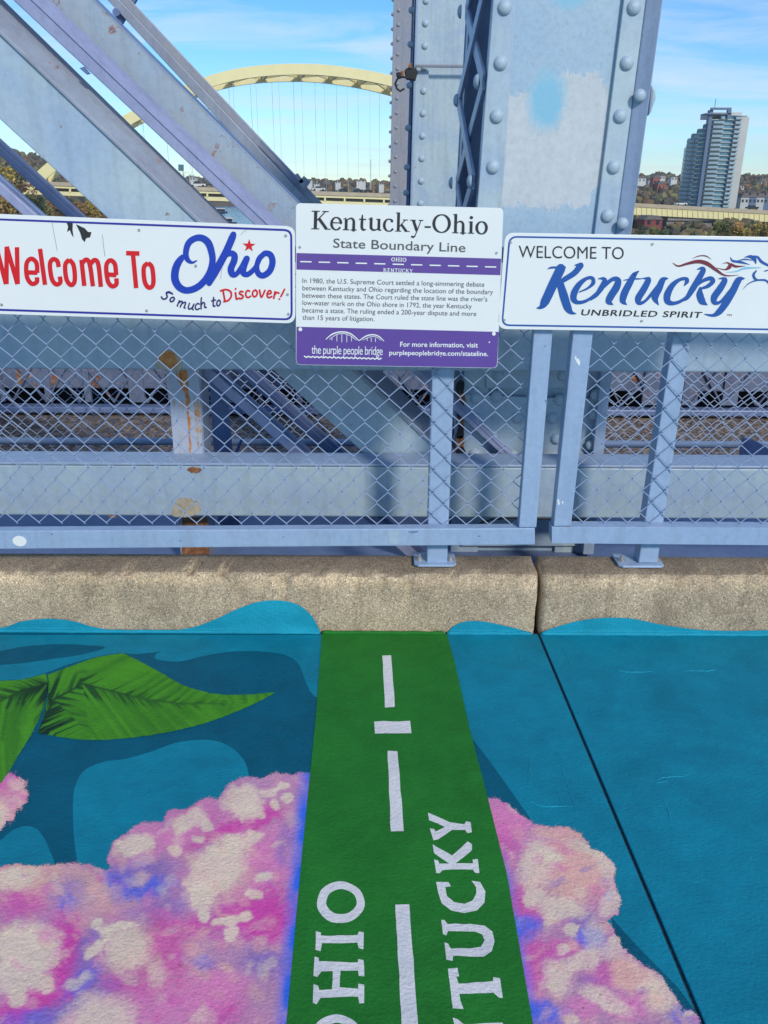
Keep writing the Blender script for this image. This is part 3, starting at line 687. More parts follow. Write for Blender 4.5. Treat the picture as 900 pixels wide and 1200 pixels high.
gpoly(zH([(590, 553), (604, 556), (617, 573), (720, 572), (780, 580), (815, 605), (823, 650), (812, 692), (775, 717), (720, 716), (642, 712), (640, 735), (612, 730), (603, 653), (620, 658), (632, 682), (720, 679), (765, 672), (780, 645), (770, 618), (740, 606), (680, 604), (620, 604), (612, 622), (597, 618)]), 'painted_letter')
gpoly(zH([(568, 388), (620, 387), (632, 408), (606, 411), (614, 450), (645, 478), (690, 486), (728, 470), (744, 440), (742, 410), (724, 382), (760, 388), (783, 430), (778, 478), (745, 512), (690, 525), (635, 515), (592, 480), (575, 435)]), 'painted_letter')
gpoly(zH([(640, 983), (660, 990), (690, 1014), (860, 1006), (875, 1090), (850, 1090), (838, 1050), (720, 1055), (880, 1165), (885, 1185), (690, 1190), (672, 1215), (655, 1130), (820, 1130), (650, 1035)]), 'painted_letter')
gpoly(zH([(668, 1250), (700, 1250), (715, 1290), (895, 1285), (915, 1400), (880, 1400), (872, 1330), (815, 1332), (815, 1380), (785, 1382), (785, 1334), (715, 1338), (725, 1390), (700, 1400)]), 'painted_letter')

# kerb ---------------------------------------------------------------
XJ = U(629, 742, KY).x
prof = [(KY + .005, -0.02), (KY + 0.002, 0.03), (KY + .004, 0.08), (KY + .008, 0.13), (KY + .010, 0.172), (KY + .015, 0.188), (KY + .026, 0.197), (KY + .05, KT), (KY + .11, KT + .001), (KY + .150, KT), (KY + .168, 0.19), (KY + .170, 0.1), (KY + .170, -0.3)]
def kerb(x0, x1, label, seed, endn):
    xs = list(np.arange(x0, x1, 0.012)) + [x1]; mb = MB(); vs = []
    for i, x in enumerate(xs):
        for j, (y, z) in enumerate(prof):
            a = 1 if 3 <= j <= 7 else .3
            d = noise.noise(Vector((x * 7, j * .5, seed))) * .006 * a + noise.noise(Vector((x * 38, j * 3.1, seed))) * .0045 * a + noise.noise(Vector((x * 17, j * .8, seed + 4))) * .004 * a
            ch_ = noise.noise(Vector((x * 21, seed * 3, j * .35))); d -= .012 * max(0, ch_ - .30) * (1 if 3 <= j <= 7 else 0) / .3
            if endn and abs(x - endn) < .03: d -= .010 * (1 - abs(x - endn) / .03) * (1 if j < 9 else 0)
            vs.append((x + (noise.noise(Vector((j * 2.3, seed, x0))) * .006 if i in (0, len(xs) - 1) else 0), y - d, z + (d if j < 10 else 0) * .8))
    n = len(prof)
    fs = [(i * n + j, (i + 1) * n + j, (i + 1) * n + j + 1, i * n + j + 1) for i in range(len(xs) - 1) for j in range(n - 1)]
    fs += [tuple(range(n)), tuple((len(xs) - 1) * n + k for k in range(n))[::-1]]
    mb.add(vs, fs)
    return mb.build('kerb_block', M['concrete'], label=label, cat='kerb', smooth=True, fixn=True, group='concrete kerb blocks under the fence')
kb1 = kerb(-4.5, XJ - 0.008, 'long weathered concrete kerb block left of the open joint, painted green at its foot', 1.3, XJ - .006)
kb2 = kerb(XJ + 0.012, 4.5, 'weathered concrete kerb block right of the open joint with a teal painted foot', 5.1, XJ + .008)
def kface(px, py, d=0.0025):
    # point on the kerb's front skin
    p = U(px, py, KY)
    z = max(p.z, 0.0)
    y = ip(z, [(b_, a) for a, b_ in prof[:8]])
    q = U(px, py, y)
    return Vector((q.x, y - d, max(q.z, .0005)))
def kpaint(top, name, mt, parent, label=None, d=0.0045):
    T = spline([(x, y, 0) for x, y in top], 8); mb = MB(); rows = 6; vs = []
    for p in T:
        tp = kface(p.x, p.y, d)
        for k in range(rows):
            z = tp.z * (1 - k / (rows - 1)) + .0008 * k / (rows - 1)
            y = ip(z, [(b_, a) for a, b_ in prof[:8]]) - d - (.010 * max(0, 1 - z / .012) ** 2)
            vs.append((tp.x, y, z))
    n = rows
    fs = [(i * n + j, i * n + j + 1, (i + 1) * n + j + 1, (i + 1) * n + j) for i in range(len(T) - 1) for j in range(n - 1)]
    mb.add(vs, fs); o = mb.build(name, mt, parent, label, smooth=True)
    return o
kpaint([(-400, 736), (-200, 742), (-60, 738)] + zB([(0, 225), (60, 207), (130, 199), (200, 205), (260, 222), (320, 231), (400, 234), (480, 231), (540, 222), (600, 200), (660, 172), (720, 152), (780, 149), (830, 162), (866, 192), (884, 225), (890, 243)]), 'painted_wave', M['teal_k'], kb1, 'teal wave painted up the kerb face')
kpaint([(378, 742.5), (450, 741.5), (522, 742.5)], 'painted_foot', M['green'], kb1)
kpaint(zE2([(8, 243), (25, 222), (60, 207), (110, 207), (170, 219), (215, 230), (240, 238)]), 'painted_wave', M['teal_k'], kb1)
kpaint(zE2([(268, 240), (300, 226), (370, 206), (440, 197), (520, 199), (600, 215), (700, 229), (800, 233), (900, 231), (1100, 228), (1500, 226)]), 'painted_wave', M['teal_k'], kb2, 'teal wave painted along the kerb foot')

def bead(xa, xb, mt, par, seed):
    pts = [(x, KY - .0045 - .002 * noise.noise(Vector((x * 30, seed, 0))), .0035 + .0015 * noise.noise(Vector((x * 22, seed, 3)))) for x in np.arange(xa, xb, .012)]
    mb = MB(); mb.tube(pts, [.0062 + .0022 * noise.noise(Vector((p[0] * 26, 1, seed))) for p in pts], 8); mb.build('paint_bead', mt, par, smooth=True)
gx0, gx1 = U(377, 742, KY).x, U(523, 742, KY).x
bead(-2.6, gx0, M['teal_k'], kb1, 1); bead(gx0 + .002, gx1, M['green'], kb1, 2); bead(gx1 + .002, XJ - .012, M['teal_k'], kb1, 3); bead(XJ + .014, 2.6, M['teal_k'], kb2, 4)
def ridge_line(pts, r_, par):
    P = spline([(x, y, 0) for x, y in pts], 8); Q = []
    for i, p in enumerate(P):
        g = G(p.x + noise.noise(Vector((p.x * .4, p.y * .4, 2))) * 1.6, p.y + noise.noise(Vector((p.x * .4, p.y * .4, 9))) * 1.2, 0); Q.append((g.x, g.y, par[1]))
    n_ = len(Q); mb = MB(); mb.tube(Q, [max(.0004, r_ * (1 - abs(2 * i / (n_ - 1) - 1) ** 3) * (.7 + .5 * noise.noise(Vector((i * .7, r_ * 900, 0))))) for i in range(n_)], 6); mb.build('paint_ridge', M['ridge'], par[0], smooth=True)
for L in ([(587, 655), (600, 645), (630, 640), (665, 638), (690, 625)], [(587, 658), (600, 655), (625, 652)], [(660, 345), (700, 346), (740, 346), (760, 340)], [(480, 345), (520, 350), (590, 348)], [(610, 700), (625, 740), (632, 760)]): ridge_line(zE2(L), .0024, (mural2, -.0002))
for L in ([(240, 590), (238, 620), (242, 640), (235, 665)], [(225, 700), (270, 722), (330, 722), (362, 724)], [(330, 285), (345, 310), (350, 330)], [(208, 285), (212, 310), (214, 322)], [(310, 570), (340, 650), (372, 750)]): ridge_line(zE2(L), .0018, (mural2, LAY + .0002))
for L in ([(605, 170), (608, 200)], [(665, 352), (678, 352), (682, 325)], [(590, 270), (612, 285), (612, 300)]): ridge_line(zF(L), .0012, (mural2, -.0002))
for L in ([(240, 265), (244, 280)], [(720, 420), (735, 440), (722, 470), (730, 500)]): ridge_line(z4(L), .0012, (mural2, LAY + .0002))

# ================================================================== FENCE
FY = 2.268
def bolt(parent, x, y, z):
    mb = MB()
    n = 6; r_ = .0085
    mb.prism([Vector((x + r_ * math.cos(k * math.pi / 3 + .3), y + r_ * math.sin(k * math.pi / 3 + .3), z)) for k in range(6)], (0, 0, .008))
    mb.prism([Vector((x + .005 * math.cos(k * math.pi / 5), y + .005 * math.sin(k * math.pi / 5), z + .008)) for k in range(10)], (0, 0, .009))
    mb.prism([Vector((x + .013 * math.cos(k * math.pi / 6), y + .013 * math.sin(k * math.pi / 6), z - .0015)) for k in range(12)], (0, 0, .0025))
    return mb.build('bolt', M['zinc'], parent, fixn=True)
def chain(x0, x1, z0, z1, Y, per, hz, phx, phz, r, amp, edgefn=None):
    mb = MB(); i0 = int(math.floor((x0 - phx) / (per / 2))); i1 = int(math.ceil((x1 - phx) / (per / 2)))
    for i in range(i0, i1):
        xa, xb = phx + i * per / 2, phx + (i + 1) * per / 2
        par = (i % 2) * hz / 2; j0 = int(math.floor((z0 - phz) / (hz / 2))) - 1; pts = []
        zz = []; k = j0
        while phz + k * hz / 2 < z1 + hz:
            z = phz + k * hz / 2
            left = (k % 2 == 0) == (i % 2 == 0)
            zz.append((xa if left else xb, z, left)); k += 1
        for (x, z, left) in zz:
            if z < z0 - .001 or z > z1 + .001: continue
            s = -1 if left else 1; jx_ = noise.noise(Vector((x * 9, z * 9, Y))) * per * .05
            pts.append((x + jx_ + s * r * .7, Y + amp, z - r * 1.6)); pts.append((x + jx_ + s * r * .7, Y - amp, z + r * 1.6))
        pts = [p for p in pts if (edgefn is None or edgefn(p[0], p[2]))]
        if len(pts) > 2: mb.tube(pts, r, 5)
    return mb
GN = 'blue painted chain link fence panels along the kerb'
pz = U(100, 622, FY + .03)
fp1 = thing('chain_link_fence', 'blue framed chain link panel left of the gap, carrying the Ohio sign', 'fence', (-1.0, FY, KT), GN)
mb = MB(); pxpoly(mb, [(-420, 628), (0, 622.3), (627, 619), (627, 638.6), (0, 643.6), (-420, 649)], FY, .038); mb.build('bottom_rail', M['fence'], fp1, bevel=.003)
mb = MB(); pxpoly(mb, [(608, 618.4), (628.6, 618.4), (656, 290), (633, 290)], FY + .001, .036); mb.build('frame_post', M['fence'], fp1, bevel=.003)
mb = MB(); pxpoly(mb, [(-420, 286), (633, 290), (633, 308), (-420, 306)], FY, .038); mb.build('top_rail', M['fence'], fp1, bevel=.003)
rx = lambda z: U(608, 619, FY).x + (z - U(608, 619, FY).z) * (U(633, 290, FY).x - U(608, 619, FY).x) / (U(633, 290, FY).z - U(608, 619, FY).z)
zb, zt = U(450, 620, FY).z, U(450, 300, FY).z
chain(-2.0, 0.6, zb - .002, zt, FY + .034, .0690, .0725, pz.x, zb, .0016, .0021, lambda x, z: x < rx(z) + .03).build('chain_link_mesh', M['wire'], fp1)
mb = MB(); c0 = U(23, 634, FY); mb.prism([c0 + Vector((.021 * math.cos(k * math.pi / 12), 0, .017 * math.sin(k * math.pi / 12))) for k in range(24)], (0, -.0015, 0)); mb.build('round_sticker', M['white'], fp1)
fp2 = thing('chain_link_fence', 'blue framed chain link panel right of the gap, under the Kentucky sign', 'fence', (1.2, FY, KT), GN)
mb = MB(); pxpoly(mb, [(646.7, 617.5), (900, 618.6), (1300, 621), (1300, 643), (900, 639), (646.7, 636.7)], FY, .048); mb.build('bottom_rail', M['fence'], fp2, bevel=.003)
mb = MB(); pxpoly(mb, [(648.7, 616.9), (669.3, 616.9), (706.5, 290), (681.6, 290)], FY + .001, .046); mb.build('frame_post', M['fence'], fp2, bevel=.003)
mb = MB(); pxpoly(mb, [(707, 290), (1300, 295), (1300, 315), (706, 308)], FY, .038); mb.build('top_rail', M['fence'], fp2, bevel=.003)
rx2 = lambda z: U(669, 617, FY).x + (z - U(669, 617, FY).z) * (U(706, 290, FY).x - U(669, 617, FY).x) / (U(706, 290, FY).z - U(669, 617, FY).z)
zb2 = U(800, 618.5, FY).z
chain(0.5, 2.1, zb2 - .002, zt, FY + .034, .0690, .0725, U(712, 620, FY).x, zb2, .0016, .0021, lambda x, z: x > rx2(z) - .03).build('chain_link_mesh', M['wire'], fp2)
PY = 2.309
def fpost(quad, plate, label):
    t_ = thing('fence_post', label, 'fence post', (U(quad[3][0], quad[3][1], PY).x, PY, KT), 'square fence posts bolted to the kerb')
    mb = MB(); pxpoly(mb, quad, PY, .055); mb.build('square_tube', M['fence'], t_, bevel=.004)
    a, b_ = U(plate[0], plate[2], 2.29).x, U(plate[1], plate[2], 2.29).x
    c_ = .012; y0, y1 = 2.290, 2.385
    mb = MB(); mb.prism([Vector(p) for p in [(a + c_, y0, KT + .004), (b_ - c_, y0, KT + .004), (b_, y0 + c_, KT + .004), (b_, y1, KT + .004), (a, y1, KT + .004), (a, y0 + c_, KT + .004)]], (0, 0, .008)); mb.build('base_plate', M['fence'], t_, bevel=.002)
    bolt(t_, a + .017, 2.328, KT + .0135); bolt(t_, b_ - .017, 2.328, KT + .0135)
fpost([(510.3, 290), (538, 290), (524, 662), (500, 662)], (485.5, 535, 663), 'square blue post behind the middle of the left panel, below the boundary sign')
fpost([(803, 300), (824.5, 300), (770.5, 660), (748, 660)], (726, 780, 661), 'square blue post behind the right panel, below the Kentucky sign')
fpost([(-262, 300), (-238, 300), (-232, 668), (-258, 668)], (-272, -222, 668), 'square blue post at the far left end of the left panel')

def flake(P, Y, par, nm='paint_flake', mt=None):
    mb = MB(); mb.prism([U(x, y, Y - .0003) for x, y in P], (0, -.0006, 0)); mb.build(nm, mt or M['primer'], par)
for P in ([(673, 419), (675, 417), (676, 421), (678, 420), (680, 425), (679, 429), (676, 425)], [(653, 586), (655, 585), (656, 591), (654, 592)], [(658, 588), (660, 587), (660, 592)]): flake(P, FY + .001, fp2, mt=M['white'])
for P in ([(478, 623), (490, 622), (489, 624), (481, 624.6)], [(455, 622), (468, 621.6), (468, 637), (456, 638)]): flake(P, FY, fp1, 'touch_up' if P[0][0] < 470 else 'paint_flake', M['beam'] if P[0][0] < 470 else M['dark'])
for x, y in ((60, 626), (210, 634), (331, 629), (561, 628), (612, 560), (640, 470), (638, 405)): flake([(x + R.uniform(-2, 2), y + R.uniform(-1.2, 1.2)) for _ in range(1)] * 1 + [(x + 1.6, y - .6), (x + 2.2, y + .7), (x + .4, y + 1.0)], FY, fp1, mt=M['dark'])

# ================================================================== SIGNS
SY = 2.250
LET = [0]
def ribbon(mb, pts, widths, Y, sub=6, smooth=True, caps=True):
    """flat painted stroke, pts in picture measure, widths likewise"""
    if smooth: P = spline([(x, y, 0) for x, y in pts], sub)
    else: P = [Vector((x, y, 0)) for x, y in pts]
    m = len(P); n = len(pts)
    if not isinstance(widths, (list, tuple)): widths = [widths] * n
    tt = [i / (m - 1) * (n - 1) for i in range(m)]
    ws = [float(np.interp(a, range(n), widths)) for a in tt]
    vs = []
    for i, p in enumerate(P):
        a, b_ = P[max(i - 1, 0)], P[min(i + 1, m - 1)]
        d = (b_ - a); d = d.normalized() if d.length > 1e-6 else Vector((1, 0, 0)); nn = Vector((-d.y, d.x, 0)) * ws[i] / 2
        LET[0] += 1
        yy = Y - (LET[0] % 400) * 2.0e-6
        vs += [U(p.x + nn.x, p.y + nn.y, yy), U(p.x - nn.x, p.y - nn.y, yy)]
    fs = [(2 * i, 2 * i + 1, 2 * i + 3, 2 * i + 2) for i in range(m - 1)]
    fs = [f if (Vector(vs[f[1]]) - Vector(vs[f[0]])).cross(Vector(vs[f[2]]) - Vector(vs[f[0]])).y < 0 else f[::-1] for f in fs]
    mb.add(vs, fs)
    for e, i in ((0, 0), (1, m - 1)):      # round ends on blunt strokes
        if caps and ws[i] > 1.0:
            c_ = P[i]; LET[0] += 1; yy = Y - (LET[0] % 400) * 2.0e-6 - 1e-5; k_ = 10
            ring = [U(c_.x + ws[i] / 2 * math.cos(2 * math.pi * q / k_), c_.y + ws[i] / 2 * math.sin(2 * math.pi * q / k_), yy) for q in range(k_)]
            mb.add(ring, [tuple(range(k_))])
def facefront(mb):
    mb.f = [f if (Vector(mb.v[f[1]]) - Vector(mb.v[f[0]])).cross(Vector(mb.v[f[2]]) - Vector(mb.v[f[0]])).y < 0 else tuple(f[::-1]) for f in mb.f]
def textpx(parent, body, a, b_, cap, mt, Y, bold=0.0, shear=0.0, label=None, space=1.0):
    cu = bpy.data.curves.new('lettering', 'FONT'); cu.body = body; cu.size = 1.0; cu.offset = bold; cu.resolution_u = 4; cu.space_character = space
    o = bpy.data.objects.new('tmp', cu); COL.objects.link(o)
    dg = bpy.context.evaluated_depsgraph_get(); me = bpy.data.meshes.new_from_object(o.evaluated_get(dg))
    V = [v.co.copy() for v in me.vertices]; Fc = [tuple(p.vertices) for p in me.polygons]
    bpy.data.objects.remove(o); bpy.data.curves.remove(cu); bpy.data.meshes.remove(me)
    CAPH = 0.729
    x0 = min(v.x for v in V); x1 = max(v.x for v in V); w = x1 - x0
    a, b_ = Vector((*a, 0)), Vector((*b_, 0)); d = b_ - a; u = d / w; nrm = Vector((d.y, -d.x, 0)).normalized() * cap / CAPH
    vs = []
    for v in V:
        q = a + u * (v.x - x0) + nrm * v.y + d.normalized() * (v.y * shear * cap / CAPH)
        vs.append(U(q.x, q.y, Y))
    mb = MB(); mb.add(vs, Fc); facefront(mb)
    return mb.build('lettering', mt, parent, label)
def rrect(c, r, n=6):     # rounded quad in picture measure, corners TL TR BR BL
    res = []
    for i in range(4):
        p = Vector((*c[i], 0)); a = (Vector((*c[i - 1], 0)) - p).normalized(); b_ = (Vector((*c[(i + 1) % 4], 0)) - p).normalized()
        for k in range(n + 1):
            t_ = k / n
            q = (p + a * r) * (1 - t_) ** 2 + p * 2 * t_ * (1 - t_) + (p + b_ * r) * t_ ** 2
            res.append((q.x, q.y))
    return res
def signboard(name, label, corners, r, group):
    c_ = U((corners[0][0] + corners[1][0]) / 2, corners[2][1], SY)
    t_ = thing(name, label, 'sign', (c_.x, SY, c_.z), group)
    mb = MB(); pxpoly(mb, rrect(corners, r), SY, .004); mb.build('sign_panel', M['white'], t_, bevel=.0008)
    return t_
def border(parent, corners, r, w, mt):
    o_, i_ = rrect(corners, r), None
    cx = sum(c[0] for c in corners) / 4; cy = sum(c[1] for c in corners) / 4
    inn = [(x + (w if x < cx else -w), y + (w if y < cy else -w)) for x, y in corners]; i_ = rrect(inn, max(r - w, 1))
    n = len(o_); Y = SY - .0006; mb = MB(); mb.add([U(x, y, Y) for x, y in o_ + i_], [(k, (k + 1) % n, (k + 1) % n + n, k + n) for k in range(n)]); facefront(mb)
    return mb.build('border_stripe', mt, parent)
def screws(parent, L, mt=None, r=1.7):
    for x, y in L:
        mb = MB(); p = U(x, y, SY - .0006); rr = r / F * 2.3
        mb.prism([p + Vector((rr * math.cos(k * math.pi / 5), 0, rr * math.sin(k * math.pi / 5))) for k in range(10)], (0, -.0016, 0)); mb.build('screw', mt or M['screw'], parent)
LY = SY - .0010
SG = 'metal signs on the chain link fence'
# --- Ohio
so = signboard('welcome_sign', 'wide white welcome to Ohio sign with blue border and red and blue lettering', [(-30, 249.5), (345.5, 265.3), (346, 379.2), (-30, 367)], 11, SG)
border(so, [(-26, 255), (342.5, 268.6), (343, 375.6), (-26, 363.4)], 10, 2.4, M['navy'])
zO = Z(0, 240, 4.737); mb = MB()
wl = 25 / 4.737
for P, sm in [([(-22, 230), (33, 440)], 0), ([(37, 232), (36, 440)], 0), ([(37, 232), (97, 440)], 0), ([(94, 235), (98, 440)], 0),
              ([(150, 375), (208, 377)], 0), ([(207, 378), (202, 322), (172, 299), (147, 328), (150, 400), (176, 438), (204, 428), (205, 402)], 1), ([(222, 244), (250, 444)], 0),
              ([(326, 345), (318, 312), (294, 302), (277, 330), (287, 408), (311, 441), (335, 430), (332, 398)], 1), ([(384, 303), (362, 335), (369, 412), (394, 445), (415, 420), (409, 338), (384, 303)], 1),
              ([(452, 305), (468, 450)], 0), ([(455, 325), (478, 304), (498, 330), (516, 452)], 1), ([(502, 328), (526, 306), (546, 332), (560, 455)], 1),
              ([(594, 386), (646, 390)], 0), ([(645, 390), (638, 330), (612, 308), (590, 338), (598, 420), (622, 452), (646, 440), (646, 408)], 1),
              ([(700, 268), (774, 270)], 0), ([(738, 272), (756, 462)], 0), ([(821, 322), (798, 350), (804, 428), (828, 460), (851, 436), (845, 350), (821, 322)], 1)]:
    n0 = len(mb.v); ribbon(mb, zO(P), wl, LY, 5, bool(sm), False)
facefront(mb); mb.build('lettering', M['red'], so, 'red words Welcome To')
zS = Z(180, 260, 5.294); mb = MB()
ribbon(mb, zS([(268, 240), (240, 252), (212, 236), (200, 195), (215, 135), (255, 103), (300, 100), (338, 128), (358, 180), (366, 240), (350, 310), (312, 370), (262, 410), (205, 425), (160, 405), (134, 360), (134, 305), (150, 258), (176, 222), (190, 212)]), [1.20, 3.00, 5.65, 6.78, 7.34, 7.34, 7.91, 8.47, 7.91, 7.46, 7.91, 7.91, 7.91, 7.68, 8.47, 9.04, 9.04, 8.59, 6.78, 4.52], LY, 5)
ribbon(mb, zS([(345, 382), (372, 330), (405, 270), (450, 185), (485, 105), (495, 78)]), [6.21, 8.47, 9.04, 8.59, 8.59, 7.23], LY, 5)
ribbon(mb, zS([(330, 372), (350, 340), (385, 290), (425, 225), (470, 195), (500, 205), (500, 240), (480, 290), (490, 325), (515, 322), (545, 280), (578, 228)]), [4.52, 5.65, 5.65, 5.65, 6.78, 7.34, 7.91, 7.91, 7.34, 5.65, 5.65, 7.46], LY, 5)
ribbon(mb, zS([(578, 228), (560, 275), (556, 315), (585, 325), (630, 285), (660, 225)]), [7.46, 7.91, 7.46, 6.33, 5.65, 5.65], LY, 5)
ribbon(mb, zS([(660, 225), (690, 196), (725, 205), (738, 250), (720, 305), (680, 333), (650, 320), (640, 280), (655, 225), (690, 196)]), [5.65, 6.78, 7.23, 7.46, 7.46, 7.23, 6.78, 6.10, 5.65, 5.65], LY, 5)
facefront(mb); mb.build('lettering', M['blueink'], so, 'large blue script word Ohio')
mb = MB(); st = [(592 + (42 if k % 2 == 0 else 16.5) * math.sin(k * math.pi / 5 + .04), 148 - (42 if k % 2 == 0 else 16.5) * math.cos(k * math.pi / 5 + .04)) for k in range(10)]
mb.flat([U(x, y, LY) for x, y in zS(st)], (0, -1, 0)); mb.build('red_star', M['red'], so)
HW = {  # single stroke handwriting, x height 1
    'S': (1.25, [[(.95, 1.65), (.6, 1.8), (.25, 1.5), (.45, 1.1), (.7, .75), (.55, .25), (.1, .1), (-.25, .35)], [(.2, 1.45), (.9, 1.75), (1.35, 1.6)]]),
    'o': (.95, [[(.55, .98), (.2, .75), (.12, .3), (.4, .02), (.75, .3), (.78, .75), (.5, .98)]]),
    'm': (1.6, [[(.05, .95), (.1, .0)], [(.1, .55), (.4, .95), (.6, .8), (.6, 0)], [(.6, .55), (.95, .95), (1.15, .8), (1.2, .1), (1.4, .05)]]),
    'u': (1.1, [[(.1, .95), (.12, .3), (.35, .02), (.7, .3), (.82, .95)], [(.82, .95), (.82, .2), (1.0, .02)]]),
    'c': (.9, [[(.75, .85), (.45, .98), (.15, .6), (.2, .15), (.5, .0), (.8, .15)]]),
    'h': (1.1, [[(.3, 1.75), (.15, .9), (.1, 0)], [(.1, .45), (.45, .92), (.72, .75), (.7, .1), (.95, .05)]]),
    't': (.8, [[(.4, 1.5), (.3, .6), (.35, .08), (.65, .1)], [(.0, .98), (.75, 1.05)]]),
    'D': (1.7, [[(.3, 1.6), (.25, .05)], [(-.05, 1.62), (.7, 1.65), (1.35, 1.25), (1.3, .55), (.75, .1), (.1, .05)]]),
    'i': (.5, [[(.2, .95), (.18, .1), (.35, .05)], [(.3, 1.45), (.33, 1.5)]]),
    's': (.85, [[(.75, .9), (.4, 1.0), (.2, .75), (.5, .5), (.65, .2), (.35, .0), (.0, .12)]]),
    'v': (.95, [[(.05, .95), (.3, .05), (.5, .1), (.85, .95)]]),
    'e': (.95, [[(.15, .45), (.65, .6), (.65, .88), (.4, .98), (.15, .6), (.2, .15), (.5, .0), (.85, .2)]]),
    'r': (.8, [[(.1, .95), (.15, 0)], [(.15, .5), (.4, .9), (.7, .88)]]),
    '!': (.6, [[(.5, 1.6), (.25, .5)], [(.12, .08), (.14, .12)]]),
}
def handwrite(parent, word, path, xh, w, mt, slant, label):
    mb = MB(); tot = sum(HW[c_][0] if c_ != ' ' else .9 for c_ in word); x = 0.0
    P = spline([(a, b_, 0) for a, b_ in path], 12); L_ = [0.0]
    for i in range(1, len(P)): L_.append(L_[-1] + (P[i] - P[i - 1]).length)
    k = L_[-1] / tot
    def at(s):
        s = min(max(s, 0), L_[-1] * .9999); i = max(j for j in range(len(L_)) if L_[j] <= s); i = min(i, len(P) - 2)
        f_ = (s - L_[i]) / (L_[i + 1] - L_[i]); d = (P[i + 1] - P[i]).normalized(); return P[i] + (P[i + 1] - P[i]) * f_, d
    for c_ in word:
        if c_ == ' ': x += .9; continue
        wd_, strokes = HW[c_]
        o_, d = at((x + wd_ / 2) * k); nn = Vector((d.y, -d.x, 0))
        for s in strokes:
            ribbon(mb, [tuple((o_ + d * ((u - wd_ / 2) * k * .92 + v * slant * xh) + nn * v * xh)[:2]) for u, v in s], w, LY, 4)
        x += wd_
    facefront(mb); mb.build('lettering', mt, parent, label)
handwrite(so, 'So', zS([(50, 478), (85, 490), (128, 500)]), 6.0, 1.9, M['navy2'], .12, 'dark blue handwritten words')
handwrite(so, 'much', zS([(140, 520), (200, 537), (260, 545), (335, 530)]), 7.2, 1.7, M['navy2'], .15, 'dark blue handwritten words')
handwrite(so, 'to', zS([(360, 528), (388, 524), (420, 520)]), 7.2, 1.7, M['navy2'], .12, 'dark blue handwritten words')
handwrite(so, 'Discover!', zS([(430, 498), (520, 480), (620, 466), (720, 470), (800, 488)]), 8.4, 2.1, M['red'], .0, 'red handwritten word Discover')
screws(so, [(163, 269.5), (335, 276), (338, 368), (172, 364), (2, 357), (229.5, 311.5), (337, 345)], r=1.5)
mb = MB()
for P in ([(368, 95), (404, 103), (403, 140), (408, 182), (395, 160), (388, 140), (372, 150), (378, 120)], [(422, 108), (470, 130), (488, 150), (508, 152), (500, 180), (478, 185), (470, 207), (455, 190), (445, 155)]):
    mb.flat([U(x, y, LY) for x, y in zO(P)], (0, -1, 0))
mb.build('torn_sticker', M['black'], so)
for zf, P, w in ((zO, [(288, 92), (300, 160), (318, 258)], .35), (zO, [(568, 165), (575, 230), (583, 288)], .4), (zS, [(425, 290), (418, 330), (416, 355)], .3), (zS, [(540, 80), (560, 60), (575, 50)], .3)):
    mb = MB(); ribbon(mb, zf(P), w, LY, 3); facefront(mb); mb.build('scratch', M['greyink'], so)
# --- Kentucky
sk = signboard('welcome_sign', 'wide white welcome to Kentucky sign with blue script and running horse mark', [(592, 272.6), (944, 278.5), (944, 391.5), (583.2, 385.6)], 11, SG)
border(sk, [(596.3, 276.4), (940, 282.4), (940, 387.6), (587.4, 382)], 10, 2.0, M['kyblue'])
zK, zM = Z(600, 300, 5.625), Z(740, 290, 5.625); s5 = 5.625; mb = MB()
def kr(zf, pts, ws): ribbon(mb, zf(pts), [w_ / s5 for w_ in ws], LY, 6)
kr(zK, [(235, 86), (262, 76), (350, 75)], [4, 14, 12]); kr(zK, [(322, 82), (270, 190), (218, 300), (192, 336), (160, 343)], [62, 62, 58, 28, 3]); kr(zK, [(285, 195), (345, 155), (408, 115), (440, 80), (455, 58), (415, 60)], [14, 34, 38, 40, 34, 6])
kr(zK, [(318, 180), (342, 262), (368, 340), (392, 372), (425, 381)], [46, 56, 52, 26, 3])
kr(zK, [(445, 237), (500, 212), (536, 178), (530, 145), (492, 148), (445, 185), (412, 240), (408, 285), (438, 306), (500, 290), (575, 225)], [8, 14, 26, 22, 22, 36, 44, 40, 24, 20, 8])
kr(zK, [(568, 150), (600, 148), (612, 165), (590, 210), (555, 258), (520, 290)], [4, 20, 34, 36, 26, 8])
kr(zK, [(555, 258), (612, 195), (665, 152), (700, 160), (690, 205), (655, 260), (640, 300), (668, 322)], [10, 24, 26, 38, 48, 48, 42, 3])
kr(zK, [(838, 98), (806, 125), (775, 180), (742, 245), (732, 295), (758, 323)], [5, 34, 44, 48, 42, 3]); kr(zK, [(735, 160), (790, 152), (850, 150)], [5, 13, 8])
kr(zM, [(66, 205), (100, 204), (112, 215), (82, 275), (46, 335), (52, 366), (92, 352), (150, 285), (190, 232)], [3, 18, 38, 44, 44, 28, 18, 22, 20]); kr(zM, [(244, 203), (208, 214), (182, 270), (156, 330), (180, 381)], [4, 38, 46, 46, 3])
kr(zM, [(350, 250), (366, 225), (362, 206), (318, 212), (270, 250), (238, 310), (240, 355), (280, 368), (340, 345), (400, 290)], [8, 28, 22, 22, 36, 46, 40, 24, 20, 14])
kr(zM, [(432, 145), (462, 136), (474, 150), (445, 205), (405, 272), (368, 330), (345, 352)], [4, 20, 34, 40, 40, 28, 6]); kr(zM, [(415, 268), (468, 222), (520, 203), (538, 222), (505, 254), (455, 272)], [8, 22, 28, 30, 26, 12])
kr(zM, [(455, 268), (452, 310), (468, 355), (502, 380)], [18, 46, 46, 3])
